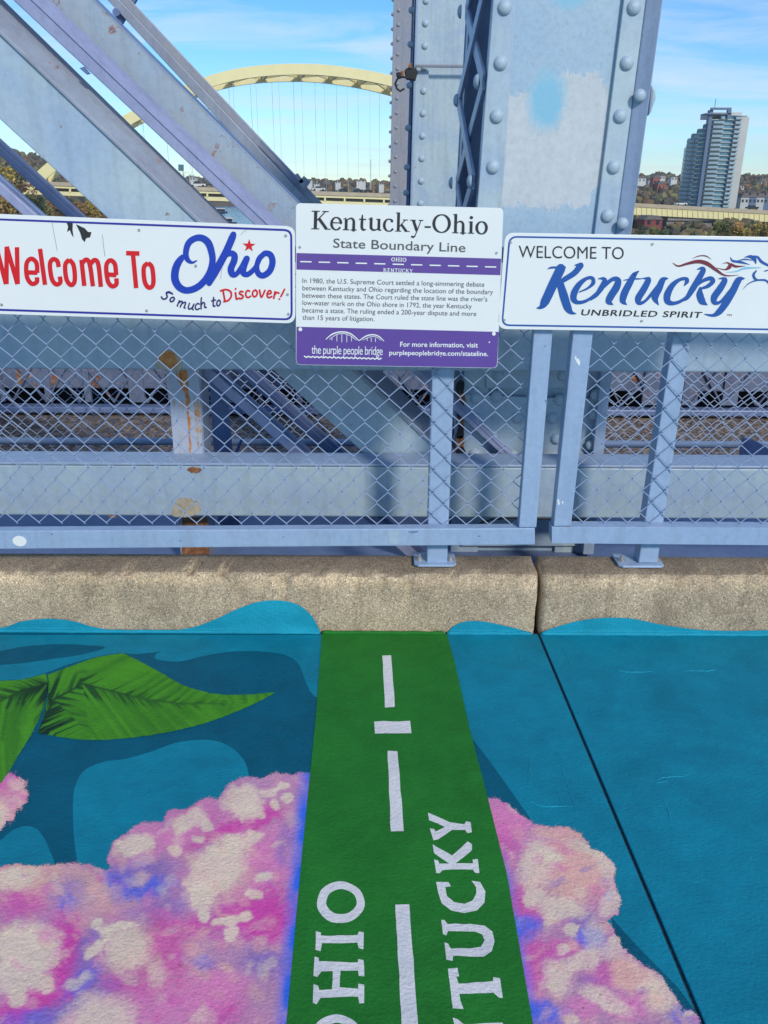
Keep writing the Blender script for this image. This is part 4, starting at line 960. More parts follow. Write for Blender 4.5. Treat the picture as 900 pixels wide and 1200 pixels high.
kr(zM, [(574, 205), (606, 204), (616, 218), (586, 270), (548, 325), (548, 362), (588, 358), (645, 295), (690, 235)], [3, 18, 36, 44, 44, 30, 18, 22, 20]); kr(zM, [(748, 204), (708, 214), (668, 290), (622, 368), (578, 425), (538, 447), (485, 440)], [4, 42, 46, 46, 40, 20, 6])
facefront(mb); mb.build('lettering', M['kyblue'], sk, 'large blue script word Kentucky')
mb = MB(); kr(zM, [(272, 100), (310, 122), (370, 106), (440, 92), (500, 106), (560, 148), (620, 184), (712, 182)], [2, 10, 16, 24, 26, 18, 9, 1]); kr(zM, [(400, 76), (440, 57), (490, 56), (528, 79)], [1, 6, 8, 1]); kr(zM, [(560, 133), (615, 146), (645, 130), (655, 112), (690, 125), (755, 122)], [2, 8, 26, 18, 16, 1]); kr(zM, [(598, 108), (630, 100), (655, 112)], [1, 8, 12])
facefront(mb); mb.build('horse_mane', M['maroon'], sk)
mb = MB(); kr(zM, [(620, 163), (690, 158), (750, 136), (855, 133)], [1, 7, 14, 3]); facefront(mb); mb.build('horse_mane', M['lightblue'], sk)
mb = MB(); kr(zM, [(652, 62), (668, 88), (720, 96), (780, 113)], [2, 14, 18, 2]); kr(zM, [(700, 86), (745, 78), (800, 84)], [1, 10, 4]); kr(zM, [(745, 64), (785, 60), (812, 78), (822, 108)], [2, 22, 26, 3]); kr(zM, [(775, 54), (830, 62), (860, 95), (912, 122)], [2, 14, 18, 14])
kr(zM, [(822, 155), (806, 178), (814, 204), (842, 216)], [10, 16, 16, 5]); kr(zM, [(735, 277), (770, 240), (820, 218), (880, 215), (908, 236)], [1, 6, 10, 13, 10]); kr(zM, [(880, 155), (910, 148)], [8, 6]); kr(zM, [(905, 118), (950, 150), (985, 195), (1005, 225), (985, 240), (950, 228)], [10, 8, 7, 8, 7, 2])
facefront(mb); mb.build('horse_head', M['kyblue'], sk)
textpx(sk, 'WELCOME TO', (607.7, 302), (731, 303.8), 15.2, M['black'], LY, -0.004, label='thin black words Welcome To')
textpx(sk, 'UNBRIDLED SPIRIT', (680.5, 369.3), (821.5, 372.4), 7.2, M['black'], LY, 0.014, 0.25, label='small black italic words', space=1.1)
textpx(sk, 'TM', (852, 370.5), (857.5, 370.6), 2.6, M['greyink'], LY, 0)
screws(sk, [(598.5, 284), (764.6, 286), (591, 375), (752, 376)], r=1.4)
# --- centre board
sb = signboard('information_sign', 'square white and purple state boundary line sign between the two welcome signs', [(346.8, 238), (590, 243.8), (582.8, 431.5), (346.8, 427.5)], 6, SG)
zc5 = Z(340, 230, 3.4615)
mb = MB(); mb.flat([U(x, y, SY - .0006) for x, y in zc5([(26, 230), (856, 253), (853, 320), (26, 297)])], (0, -1, 0)); mb.build('purple_band', M['ppl'], sb)
low = zc5([(26, 529), (846, 550)]); rr = rrect([(347.3, low[0][1]), (585, low[1][1]), (582.3, 431), (347.3, 427)], .2)
r2 = rrect([(347.3, low[0][1]), (584.6, low[1][1]), (582.3, 431), (347.3, 427)], 5.6)
rr = [low[0], low[1]] + r2[14:]
mb = MB(); mb.flat([U(x, y, SY - .0006) for x, y in rr], (0, -1, 0)); mb.build('purple_panel', M['ppl'], sb)
mb = MB()
for k in range(11):
    x = 42 + k * 74.9; y = 265 + k * 2.1
    ribbon(mb, zc5([(x + 1, y), (x + 43, y + 1)]), 1.5, LY, 2, False)
facefront(mb); mb.build('dashed_line', M['white'], sb)
# serif glyphs, cap height 1
def arc(cx, cy, rx_, ry_, a0, a1, n=9): return [(cx + rx_ * math.cos(math.radians(a0 + (a1 - a0) * k / n)), cy + ry_ * math.sin(math.radians(a0 + (a1 - a0) * k / n))) for k in range(n + 1)]
def arcw(a0, a1, n, thick, thin): return [thin + (thick - thin) * abs(math.cos(math.radians(a0 + (a1 - a0) * k / n))) ** 1.3 for k in range(n + 1)]
X_ = .66
def sf(x, y, w): return ('s', [(x - w / 2, y), (x + w / 2, y)], [.045, .045])
GL = {
    'K': (.98, [('s', [(.22, 0), (.22, 1)], [.17, .17]), sf(.22, .02, .42), sf(.22, .98, .42), ('s', [(.28, .46), (.72, .97)], [.06, .06]), sf(.72, .98, .34), ('s', [(.40, .58), (.80, .02)], [.15, .17]), sf(.86, .02, .30)]),
    'e': (.62, [('s', [(.1, .38), (.53, .38)], [.05, .05]), ('c', arc(.31, .335, .245, .335, 8, 318, 14), arcw(8, 318, 14, .14, .055))]),
    'n': (.80, [('s', [(.2, 0), (.2, .6)], [.15, .15]), ('s', [(.06, .6), (.2, .66)], [.04, .09]), sf(.2, .02, .32), ('c', [(.2, .5), (.34, .62), (.48, .64), (.58, .52), (.59, .3), (.59, 0)], [.05, .06, .09, .13, .15, .15]), sf(.59, .02, .32)]),
    't': (.48, [('s', [(.06, .61), (.42, .61)], [.06, .06]), ('c', [(.22, .84), (.21, .5), (.21, .16), (.30, .04), (.43, .07)], [.06, .14, .14, .11, .03])]),
    'u': (.80, [('c', [(.2, .66), (.2, .3), (.22, .12), (.34, .04), (.48, .07), (.6, .17)], [.15, .15, .14, .10, .06, .05]), ('s', [(.06, .63), (.2, .63)], [.05, .05]), ('s', [(.6, .66), (.6, .04)], [.15, .15]), ('s', [(.46, .63), (.6, .63)], [.05, .05]), ('s', [(.6, .03), (.74, .05)], [.06, .04])]),
    'c': (.60, [('c', arc(.32, .33, .245, .33, 50, 318, 12), arcw(50, 318, 12, .15, .055)), ('c', [(.44, .56), (.48, .53)], [.10, .10])]),
    'k': (.78, [('s', [(.2, 0), (.2, 1.04)], [.15, .15]), ('s', [(.06, 1.0), (.2, 1.03)], [.04, .06]), sf(.2, .02, .32), ('s', [(.26, .28), (.54, .62)], [.055, .055]), sf(.56, .64, .26), ('s', [(.34, .40), (.62, .02)], [.13, .15]), sf(.66, .02, .26)]),
    'y': (.72, [('s', [(.18, .64), (.38, .06)], [.15, .13]), sf(.17, .64, .30), ('s', [(.58, .64), (.38, .04), (.28, -.24)], [.05, .06, .06]), sf(.58, .64, .24), ('c', [(.30, -.20), (.22, -.28), (.14, -.26)], [.06, .10, .11])]),
    '-': (.42, [('s', [(.05, .29), (.37, .29)], [.09, .09])]),
    'O': (1.02, [('c', arc(.5, .5, .40, .48, 90, 450, 24), arcw(90, 450, 24, .16, .055))]),
    'h': (.80, [('s', [(.2, 0), (.2, 1.04)], [.15, .15]), ('s', [(.06, 1.0), (.2, 1.03)], [.04, .06]), sf(.2, .02, .32), ('c', [(.2, .5), (.34, .62), (.48, .64), (.58, .52), (.59, .3), (.59, 0)], [.05, .06, .09, .13, .15, .15]), sf(.59, .02, .32)]),
    'i': (.40, [('s', [(.2, 0), (.2, .66)], [.15, .15]), ('s', [(.06, .62), (.2, .65)], [.04, .06]), sf(.2, .02, .32), ('c', [(.19, .87), (.21, .87)], [.17, .17])]),
    'o': (.70, [('c', arc(.34, .33, .25, .33, 90, 450, 20), arcw(90, 450, 20, .15, .055))]),
    # slab capitals
    'H': (.95, [('s', [(.2, 0), (.2, 1)], [.18, .18]), ('s', [(.72, 0), (.72, 1)], [.18, .18]), ('s', [(.2, .5), (.72, .5)], [.14, .14]), ('s', [(.02, .06), (.38, .06)], [.12, .12]), ('s', [(.02, .94), (.38, .94)], [.12, .12]), ('s', [(.54, .06), (.9, .06)], [.12, .12]), ('s', [(.54, .94), (.9, .94)], [.12, .12])]),
    'I': (.46, [('s', [(.22, 0), (.22, 1)], [.2, .2]), ('s', [(.03, .06), (.41, .06)], [.12, .12]), ('s', [(.03, .94), (.41, .94)], [.12, .12])]),
    'Q': (.92, [('c', arc(.44, .5, .33, .42, 90, 450, 16), [.18] * 17)]),
    'E': (.8, [('s', [(.22, 0), (.22, 1)], [.18, .18]), ('s', [(.03, .07), (.7, .07)], [.14, .14]), ('s', [(.03, .93), (.7, .93)], [.14, .14]), ('s', [(.2, .5), (.58, .5)], [.12, .12])]),
    'N': (.98, [('s', [(.2, 0), (.2, 1)], [.14, .14]), ('s', [(.74, 0), (.74, 1)], [.14, .14]), ('s', [(.16, .98), (.76, .02)], [.17, .17]), ('s', [(.03, .06), (.36, .06)], [.1, .1]), ('s', [(.58, .94), (.9, .94)], [.1, .1])]),
    'T': (.84, [('s', [(.4, 0), (.4, 1)], [.18, .18]), ('s', [(.04, .93), (.76, .93)], [.14, .14]), ('s', [(.22, .06), (.58, .06)], [.12, .12])]),
    'U': (.95, [('c', [(.2, 1), (.2, .4), (.28, .14), (.46, .06), (.64, .14), (.72, .4), (.72, 1)], [.17] * 7), ('s', [(.03, .94), (.37, .94)], [.12, .12]), ('s', [(.55, .94), (.88, .94)], [.12, .12])]),
    'C': (.85, [('c', arc(.44, .5, .34, .42, 45, 315, 12), [.17] * 13)]),
    'k_': (.95, [('s', [(.2, 0), (.2, 1)], [.18, .18]), ('s', [(.03, .06), (.38, .06)], [.12, .12]), ('s', [(.03, .94), (.38, .94)], [.12, .12]), ('s', [(.28, .45), (.72, .95)], [.14, .14]), ('s', [(.42, .6), (.78, .04)], [.17, .17])]),
    'y_': (.88, [('s', [(.42, 0), (.42, .45)], [.17, .17]), ('s', [(.1, .97), (.42, .42)], [.16, .16]), ('s', [(.74, .97), (.42, .42)], [.14, .14]), ('s', [(.24, .06), (.6, .06)], [.12, .12])]),
}
def glyphs(parent, keys, a, b_, cap, mt, label):
    a, b_ = Vector((*a, 0)), Vector((*b_, 0)); tot = sum(GL[k][0] for k in keys); d = (b_ - a); kx = d.length / tot; d.normalize(); nn = Vector((d.y, -d.x, 0)); x = 0; mb = MB()
    for key in keys:
        w, st_ = GL[key]
        for ty, pts, ws in st_:
            q = [tuple((a + d * (x + u) * kx + nn * v * cap)[:2]) for u, v in pts]; n0 = len(mb.v)
            if ty == 's':   # blunt straight stroke
                for i in range(len(q) - 1):
                    p0, p1 = Vector((*q[i], 0)), Vector((*q[i + 1], 0)); dd = (p1 - p0).normalized(); n_ = Vector((-dd.y, dd.x, 0)) * cap * ws[0] / 2; LET[0] += 3; yy = LY - (LET[0] % 400) * 2e-6
                    mb.add([U(*(p0 + n_)[:2], yy), U(*(p0 - n_)[:2], yy), U(*(p1 - n_)[:2], yy), U(*(p1 + n_)[:2], yy)], [(0, 1, 2, 3)])
            else: ribbon(mb, q, [w_ * cap for w_ in ws], LY, 3)
        x += w
    facefront(mb); mb.build('lettering', mt, parent, label)
glyphs(sb, list('Kentucky-Ohio'), (364.5, 268.3), (572.5, 274.2), 21.5, M['black'], 'large black serif heading Kentucky-Ohio')
textpx(sb, 'State Boundary Line', (390.4, 290), (545.4, 295.4), 11.2, M['greyink'], LY, 0.004, label='grey heading State Boundary Line')
glyphs(sb, ['Q', 'H', 'I', 'Q'], (458.2, 306.2), (476.6, 306.8), 4.6, M['white'], 'small white word Ohio')
glyphs(sb, ['k_', 'E', 'N', 'T', 'U', 'C', 'k_', 'y_'], (449, 318.8), (484, 319.8), 4.6, M['white'], 'small white word Kentucky')
lines = ["In 1980, the U.S. Supreme Court settled a long-simmering debate", "between Kentucky and Ohio regarding the location of the boundary", "between these states. The Court ruled the state line was the river's", "low-water mark on the Ohio shore in 1792, the year Kentucky", "became a state. The ruling ended a 200-year dispute and more", "than 15 years of litigation."]
for k, (ln, xe) in enumerate(zip(lines, (788, 823, 800, 737, 755, 342))):
    y0 = 351 + k * 29.9; textpx(sb, ln, *zc5([(50, y0), (xe, y0 + (xe - 50) * .0215)]), 5.9, M['greyink'], LY, -0.002, label='line of small grey text')
zp = Z(340, 370, 3.6); mb = MB()
ribbon(mb, zp([(150, 100), (178, 78), (215, 68), (255, 76), (292, 106)]), [.8, 1.6, 1.5, 1.5, .8], LY, 5); ribbon(mb, zp([(165, 100), (195, 80), (225, 75), (255, 85), (280, 104)]), [.5, .8, .8, .8, .5], LY, 5)
ribbon(mb, zp([(290, 106), (320, 86), (350, 80), (375, 88), (396, 107)]), [.8, 1.5, 1.4, 1.4, .8], LY, 5); ribbon(mb, zp([(305, 103), (335, 90), (360, 89), (385, 104)]), [.5, .7, .7, .5], LY, 5)
for x, a, b_ in ((176, 92, 104), (197, 82, 108), (218, 78, 112), (239, 80, 112), (259, 88, 108), (325, 94, 106), (342, 92, 110), (360, 94, 110)): ribbon(mb, zp([(x, a), (x, b_)]), .7, LY, 2, False)
ribbon(mb, zp([(60 + k * 9, 173 + k * .24 + (2.2 if k % 2 else -2.2)) for k in range(37)]), 1.5, LY, 3); facefront(mb); mb.build('bridge_logo', M['white'], sb)
textpx(sb, 'the purple people bridge', *zp([(90, 160), (390, 166)]), 10.5, M['white'], LY, 0.0, label='condensed white words the purple people bridge', space=.92)
textpx(sb, 'For more information, visit', *zp([(464, 130), (792, 134)]), 5.9, M['white'], LY, 0.014, label='small white line of text')
textpx(sb, 'purplepeoplebridge.com/stateline.', *zp([(418, 165), (835, 170)]), 5.7, M['white'], LY, 0.014, label='small white line of text')
screws(sb, [(351.5, 289.5), (582, 296.3)], r=1.3); screws(sb, [(352, 385.8), (578.7, 391)], M['white'], 2.2)
mb = MB(); p = U(573.5, 401, LY); mb.prism([p + Vector((.0022 * math.cos(k), 0, .0022 * math.sin(k))) for k in range(6)], (0, -.0006, 0)); mb.build('paint_speck', M['white'], sb)

# ================================================================== TRUSS
BY = 2.66
def U2(x, y, Y): return U(x, y, Y)
bm1 = thing('bridge_beam', 'upper blue steel beam running behind the signs with a rusty paint loss', 'beam', (0, BY, U(450, 435, BY).z), 'long blue steel beams behind the fence')
mb = MB(); z1 = U(450, 434.5, BY).z; z2 = U(450, 292, BY).z; mb.box(-4.2, 4.2, BY, BY + .09, z1, z2); mb.build('web', M['beam'], bm1, bevel=.006)
bm2 = thing('bridge_beam', 'lower pale blue steel beam crossing behind the fence above the kerb', 'beam', (0, BY, U(450, 606, BY).z), 'long blue steel beams behind the fence')
mb = MB(); z1 = U(450, 606, BY).z; z2 = U(450, 547, BY).z; mb.box(-4.2, 4.2, BY, BY + .11, z1, z2); mb.build('web', M['beam'], bm2, bevel=.006)
mb = MB(); mb.box(-4.2, 4.2, BY - .004, BY + .125, z2 + .001, z2 + .011); mb.build('top_flange', M['blue'], bm2, bevel=.003)
def decal(pts, Y, mt, name, parent, sm=True, th=.0015):
    P = spline([(x, y, 0) for x, y in pts], 5, True) if sm else [Vector((x, y, 0)) for x, y in pts]
    P = [Vector((p.x + noise.noise(Vector((p.x * .3, p.y * .3, 1))) * 1.6, p.y + noise.noise(Vector((p.x * .3, p.y * .3, 7))) * 1.6, 0)) for p in P]
    mb = MB(); mb.prism([U(p.x, p.y, Y - .0004) for p in P], (0, -th, 0)); return mb.build(name, mt, parent)
z7 = Z(0, 370, 2.571)
decal(z7([(474, 158), (470, 140), (478, 115), (500, 105), (528, 108), (545, 130), (552, 158), (530, 163), (500, 160)]), BY, M['primer'], 'paint_loss', bm1)
decal(z7([(480, 130), (490, 112), (515, 108), (530, 125), (540, 145), (520, 160), (500, 150)]), BY - .002, M['orust'], 'rust_patch', bm1)
decal(z7([(520, 580), (535, 555), (565, 548), (598, 560), (605, 580), (590, 600), (550, 606), (520, 602)]), BY, M['primer'], 'paint_loss', bm2)
decal(z7([(565, 462), (578, 456), (600, 460), (606, 470), (592, 474), (570, 470)]), BY, M['rust'], 'rust_patch', bm2)
decal(z7([(325, 603), (345, 601), (352, 605), (340, 608)]), BY, M['rust'], 'rust_patch', bm2)
# rust streaked upright
t_ = thing('steel_upright', 'short steel upright between the two beams streaked with orange rust', 'steel post', (U(220, 540, 2.80).x, 2.765, 0))
mb = MB(); pxpoly(mb, [(196, 425), (232.5, 425), (243, 650), (212, 650)], 2.765, .012); mb.build('front_flange', M['streak'], t_)
mb = MB(); mb.prism([U(232.6, 425, 2.765) + Vector((0, .001, 0)), U(243, 650, 2.765) + Vector((0, .001, 0)), U(252, 650, 2.90), U(241, 425, 2.90)], (.006, 0, 0)); mb.build('web', M['grey'], t_)
mb = MB(); pxpoly(mb, [(244, 425), (262, 425), (283, 650), (258, 650)], 3.12, .02); mb.build('rear_flange', M['dark'], t_)
decal(z7([(538, 170), (562, 168), (566, 200), (568, 250), (572, 330), (576, 400), (572, 410), (566, 330), (560, 250), (550, 220)]), 2.765, M['orust'], 'rust_run', t_)
decal(z7([(535, 420), (560, 425), (600, 420), (612, 430), (605, 437), (538, 437)]), 2.765, M['orust'], 'rust_run', t_)
decal([(214, 607), (243, 606), (245, 650), (213, 650)], 2.763, M['rust'], 'rust_foot', t_, False)
# floor beam below the lower beam
mb = MB(); mb.box(-4.5, 4.5, 2.58, 3.9, -0.5, -0.02); mb.build('lower_chord', M['dark'], label='deep blue lower chord of the truss in shade below the beams', cat='beam', bevel=.01)

# diagonals ---------------------------------------------------------
def line(x0, s, y, c=0.0): return x0 + s * y + c * y * y
Y0_, Y1_ = -420, 665
def diag(name, label, parts, Y, group='slanting truss members on the left', Y1_=665):
    a = U(parts[0][1](400), 400, Y)
    t_ = thing(name, label, 'truss member', (a.x, Y, 0.0), group)
    for (pn, fl, fr, yo, dep, mt) in parts:
        mb = MB(); mb.prism([U(fl(Y0_), Y0_, Y + yo), U(fr(Y0_), Y0_, Y + yo), U(fr(Y1_), Y1_, Y + yo), U(fl(Y1_), Y1_, Y + yo)], (0, dep, 0)); mb.build(pn, mt, t_, bevel=.004)
    return t_
Y1_ = 604
A_ = lambda y: ip(y, [(-420, -310), (0, -12 ), (140, 0), (140.01, 0)]) if False else (y - 140) * 1.09
B_ = lambda y: (y - 36) * 1.05
C_ = lambda y: 5 + y * 1.02 - 3
D_ = lambda y: 15 + y * 1.075
E1 = lambda y: 38 + y * 1.05
F_ = lambda y: 59 + y * 1.035
G_ = lambda y: 110 + y * 1.0
d1 = diag('truss_diagonal', 'broad pale blue slanting plate at the far left, nearest of the diagonals', [('web_plate', A_, B_, 0, .012, M['plate'])], 2.80, Y1_=604)
mb = MB(); q = [U(B_(Y0_) - 3, Y0_, 2.795), U(B_(Y1_) - 3, Y1_, 2.795), U(C_(Y1_), Y1_, 2.93), U(C_(Y0_), Y0_, 2.93)]; mb.prism(q, (0, .010, .004)); mb.build('side_flange', M['grey'], d1, bevel=.002)
mb = MB(); mb.prism([U(B_(Y0_) - 5, Y0_, 2.792), U(B_(Y1_) - 5, Y1_, 2.792), U(B_(Y1_) + 1, Y1_, 2.792), U(B_(Y0_) + 1, Y0_, 2.792)], (0, .006, 0)); mb.build('edge_bead', M['grey'], d1, bevel=.002)
d2 = diag('truss_diagonal', 'violet painted slanting angle with a pale worn plate behind it', [('front_angle', D_, E1, 0, .012, M['purple'])], 2.85, Y1_=604)
mb = MB(); mb.prism([U(E1(Y0_) - 1, Y0_, 2.845), U(E1(Y1_) - 1, Y1_, 2.845), U(F_(Y1_), Y1_, 2.92), U(F_(Y0_), Y0_, 2.92)], (0, .010, 0)); mb.build('side_angle', M['purple'], d2, bevel=.002)
mb = MB(); mb.prism([U(F_(Y0_) - 8, Y0_, 3.02), U(G_(Y0_), Y0_, 3.02), U(G_(Y1_), Y1_, 3.02), U(F_(Y1_) - 8, Y1_, 3.02)], (0, .012, 0)); mb.build('web_plate', M['worn'], d2, bevel=.002)
mb = MB(); mb.prism([U(G_(Y0_) - 1, Y0_, 3.018), U(G_(Y1_) - 1, Y1_, 3.018), U(G_(Y1_) + 5, Y1_, 3.12), U(G_(Y0_) + 5, Y0_, 3.12)], (0, .008, 0)); mb.build('edge_angle', M['dark'], d2)
pxp = MB(); pxpoly(pxp, [(93, 80), (98, 78), (105, 86), (101, 87)], 2.85, .012); pxp.build('clip', M['dark'], d2)
I_ = lambda y: 126 + y * .925
H2 = lambda y: 140 + y * .94
H3 = lambda y: 153 + y * .942
d4 = diag('truss_diagonal', 'slim grey slanting strut in front of the yellow arch', [('front_angle', I_, H2, 0, .03, M['grey']), ('rear_angle', H2, H3, .03, .02, M['taupe'])], 5.6)
mb = MB(); pxpoly(mb, [(349, 214), (356, 206), (364, 213), (357, 223)], 5.585, .01); pxpoly(mb, [(345, 205), (349, 203), (356, 213), (352, 215)], 5.585, .01); mb.build('splice_sleeve', M['grey'], d4)
mb = MB(); pxpoly(mb, [(304, 165), (304.8, 164.5), (330, 189), (351, 214), (350, 215), (328.6, 190)], 5.584, .008); mb.build('split_seam', M['dark'], d4)
mb = MB(); mb.bar(U(120, 58, 5.65), U(163, -15, 5.65), .03, .05, (0, 1, 0)); mb.build('cross_strut', M['dark'], d4)
mb = MB(); p = U(137, 15, 5.59); mb.prism([p + Vector((.022 * math.cos(k * .7), 0, .022 * math.sin(k * .7))) for k in range(9)], (0, -.02, 0)); mb.build('bolt', M['dark'], d4)
D0a = lambda y: (y - 168) * 1.09 + 0
D0b = lambda y: (y - 146) * 1.03 - 16
diag('truss_diagonal', 'narrow deep blue slanting bar in front of the autumn trees', [('front_angle', lambda y: (y - 183) * 1.10, lambda y: (y - 183) * 1.10 + 13, 0, .02, M['dark']), ('rear_angle', lambda y: (y - 183) * 1.10 + 13, lambda y: (y - 183) * 1.10 + 22, .02, .02, M['dark'])], 4.0)
diag('truss_diagonal', 'narrow lavender slanting bar lowest at the left edge, beside the rusty upright', [('front_angle', lambda y: (y - 225) * 1.125 - 4, lambda y: (y - 225) * 1.125 + 13, 0, .02, M['purple']), ('rear_angle', lambda y: (y - 225) * 1.125 + 13.2, lambda y: (y - 225) * 1.125 + 22, .022, .02, M['dark'])], 2.83)

# columns -----------------------------------------------------------
def rivet_mesh():
    mb = MB(); n = 14; vs = [(0, -1.0 * .62, 0)]; rings = [(0.45, .56), (.75, .42), (.95, .18), (1.0, 0)]
    for rr_, h in rings:
        for k in range(n): a = 2 * math.pi * k / n; vs.append((rr_ * math.cos(a), -h, rr_ * math.sin(a)))
    fs = [(0, 1 + (k + 1) % n, 1 + k) for k in range(n)]
    for j in range(3):
        for k in range(n): fs.append((1 + j * n + k, 1 + j * n + (k + 1) % n, 1 + (j + 1) * n + (k + 1) % n, 1 + (j + 1) * n + k))
    me = bpy.data.meshes.new('rivet'); me.from_pydata(vs, [], fs); me.polygons.foreach_set('use_smooth', [True] * len(fs))
    import bmesh
    bm = bmesh.new(); bm.from_mesh(me); bmesh.ops.recalc_face_normals(bm, faces=bm.faces); bm.to_mesh(me); bm.free(); me.materials.append(M['plate']); me.update(); return me
RIV = rivet_mesh()
RIVT = RIV.copy(); RIVT.materials.clear(); RIVT.materials.append(M['taupe'])
def rivet(parent, p, r_, me=None, rotz=0):
    o = bpy.data.objects.new('rivet', me or RIV); COL.objects.link(o); o.parent = parent; o.location = Vector(p) - ORG[parent.name]; o.scale = (r_,) * 3; o.rotation_euler = (0, 0, rotz); return o
CY = 2.90
cl = lambda y: 578 - .0775 * y
c1 = lambda y: 605 - .070 * y
c2 = lambda y: 731 - .126 * y
c3 = lambda y: 757 - .131 * y
c4 = lambda y: 777 - .135 * y
col1 = thing('truss_column', 'massive riveted pale blue steel column behind the boundary and Kentucky signs', 'steel column', (.55, CY, -.1), 'riveted steel columns of the bridge')
T_, B0 = -460, 660
def cstrip(fa, fb, Ya, Yb, dep, name, mt, par, top=T_, bot=B0, bev=.003):
    mb = MB(); mb.prism([U(fa(top), top, Ya), U(fb(top), top, Yb), U(fb(bot), bot, Yb), U(fa(bot), bot, Ya)], (0, dep, 0)); return mb.build(name, mt, par, bevel=bev)
cw = cstrip(lambda y: cl(y) + 4, lambda y: c4(y) - 12, CY + .016, CY + .016, .014, 'web_plate', M['colplate'], col1)
cstrip(cl, c1, CY, CY, .0155, 'flange_angle', M['plate'], col1); cstrip(c2, c3, CY, CY, .0155, 'flange_angle', M['plate'], col1)
cstrip(lambda y: c3(y) + .2, c4, CY + .001, CY - .028, .016, 'edge_angle', M['blue'], col1, bev=.004)
# far channel, side lacing, and right wall of the box
XL = U(cl(200), 200, CY).x; FARY = 3.60
cf = lambda y: 547 - .055 * y
cstrip(cf, lambda y: c4(y) - 40, FARY, FARY, .014, 'rear_plate', M['blue'], col1)
a0, a1 = U(cl(T_), T_, CY), U(cl(B0), B0, CY); b0, b1 = U(cf(T_), T_, FARY), U(cf(B0), B0, FARY)
def lerpz(p, q, z): return p + (q - p) * ((z - p.z) / (q.z - p.z))
def NL(z): return lerpz(a0, a1, z)
def FL(z): return lerpz(b0, b1, z)
mb = MB()
for P0, P1, yoff in ((a0, a1, .016), (b0, b1, -.09)):
    p, q = P0 + Vector((.004, yoff, 0)), P1 + Vector((.004, yoff, 0)); mb.prism([p, q, q + Vector((0, .075, 0)), p + Vector((0, .075, 0))], (.010, 0, 0))
mb.build('side_angle', M['blue'], col1)
zs = [2.60, 2.15, 1.70, 1.30, .85, .40, -.05]; off = Vector((-.014, 0, 0))
znodes = [U(536, 214, 3.4).z + k * .30 for k in range(-5, 6)]
for k in range(len(znodes) - 1):
    za, zb_ = znodes[k], znodes[k + 1]
    pa = (NL(za) + Vector((0, .06, 0)) if k % 2 else FL(za) + Vector((0, -.05, 0))) + off; pb = (FL(zb_) + Vector((0, -.05, 0)) if k % 2 else NL(zb_) + Vector((0, .06, 0))) + off
    mb = MB(); mb.bar(pa, pb, .012, .052, (1, 0, 0)); mb.build('lacing_bar', M['blue'], col1, bevel=.002)
    rivet(col1, pa + Vector((-.007, 0, 0)), .024, None, -math.pi / 2)
    pa2 = (FL(za) + Vector((0, -.05, 0)) if k % 2 else NL(za) + Vector((0, .06, 0))) + off * .2; pb2 = (NL(zb_) + Vector((0, .06, 0)) if k % 2 else FL(zb_) + Vector((0, -.05, 0))) + off * .2
    mb = MB(); mb.bar(pa2, pb2, .010, .052, (1, 0, 0)); mb.build('lacing_bar', M['blue'], col1, bevel=.002)
    rivet(col1, pa2 + Vector((-.02, 0, 0)), .024, None, -math.pi / 2)
mb = MB(); mb.prism([U(c4(T_) - 8, T_, CY + .03), U(c4(B0) - 8, B0, CY + .03), U(c4(B0) - 36, B0, FARY), U(c4(T_) - 36, T_, FARY)], (-.01, 0, 0)); mb.build('side_plate', M['blue'], col1)
mid1 = lambda y: (cl(y) + c1(y)) / 2 + .5
ys = []; z_ = [U(593, 9, CY).z, U(588, 74, CY).z]; dz = (z_[0] - z_[1])
for k in range(-5, 12):
    z = z_[0] - dz * k; yy = 600
    for it in range(30): yy += (U(592 - .07 * yy, yy, CY).z - z) * 300
    if yy > 500: continue
    rivet(col1, U(mid1(yy) , yy, CY), .0225)
    rivet(col1, U(744 - .128 * yy, yy, CY), .0225)
for yy in (-40, 112, 262): rivet(col1, U(c4(yy) - 12, yy, CY - .02), .02)
mb = MB(); pxpoly(mb, [(763, 98), (768, 103), (769, 116), (764, 130), (760, 137)], CY + .05, .12); mb.build('tie_plate', M['plate'], col1, bevel=.008)
# gusset plates between the beams
mb = MB(); pxpoly(mb, [(543, 462), (634, 466), (700, 467), (690, 640), (541, 640)], CY - .014, .0125); mb.build('gusset_plate', M['plate'], col1, bevel=.002)
mb = MB(); pxpoly(mb, [(570, 455), (706, 455), (711, 340), (570, 340)], CY - .014, .0125); mb.build('gusset_plate', M['plate'], col1, bevel=.002)
for x, y in ((558, 466.5), (582, 465), (606, 489.5), (558, 490.5), (577, 511), (601, 533.5), (556, 532), (656, 468.7), (652, 514), (647, 490), (660, 440), (584, 440)): rivet(col1, U(x, y, CY - .014), .0225)
cstrip(lambda y: 704.5 - .10 * (y - 435), lambda y: 717 - .10 * (y - 435), CY - .06, CY - .06, .07, 'lower_edge_angle', M['blue'], col1, 400, 650)
for y in (463, 486, 522): rivet(col1, U(701.5 - .1 * (y - 435), y, CY - .03), .022)
for k in range(7):
    decal([(536 + R.uniform(-1, 1), 448 + k * 13), (543, 446 + k * 13), (544 + R.uniform(-1, 2), 458 + k * 13), (540, 462 + k * 13), (535, 460 + k * 13)], CY - .02, M['rust'] if k % 2 else M['hole'], 'rust_crack', col1)
decal([(622, 90), (650, 86), (660, 105), (658, 128), (648, 146), (636, 138), (628, 118)], CY + .014, None, 'x', col1) if False else None
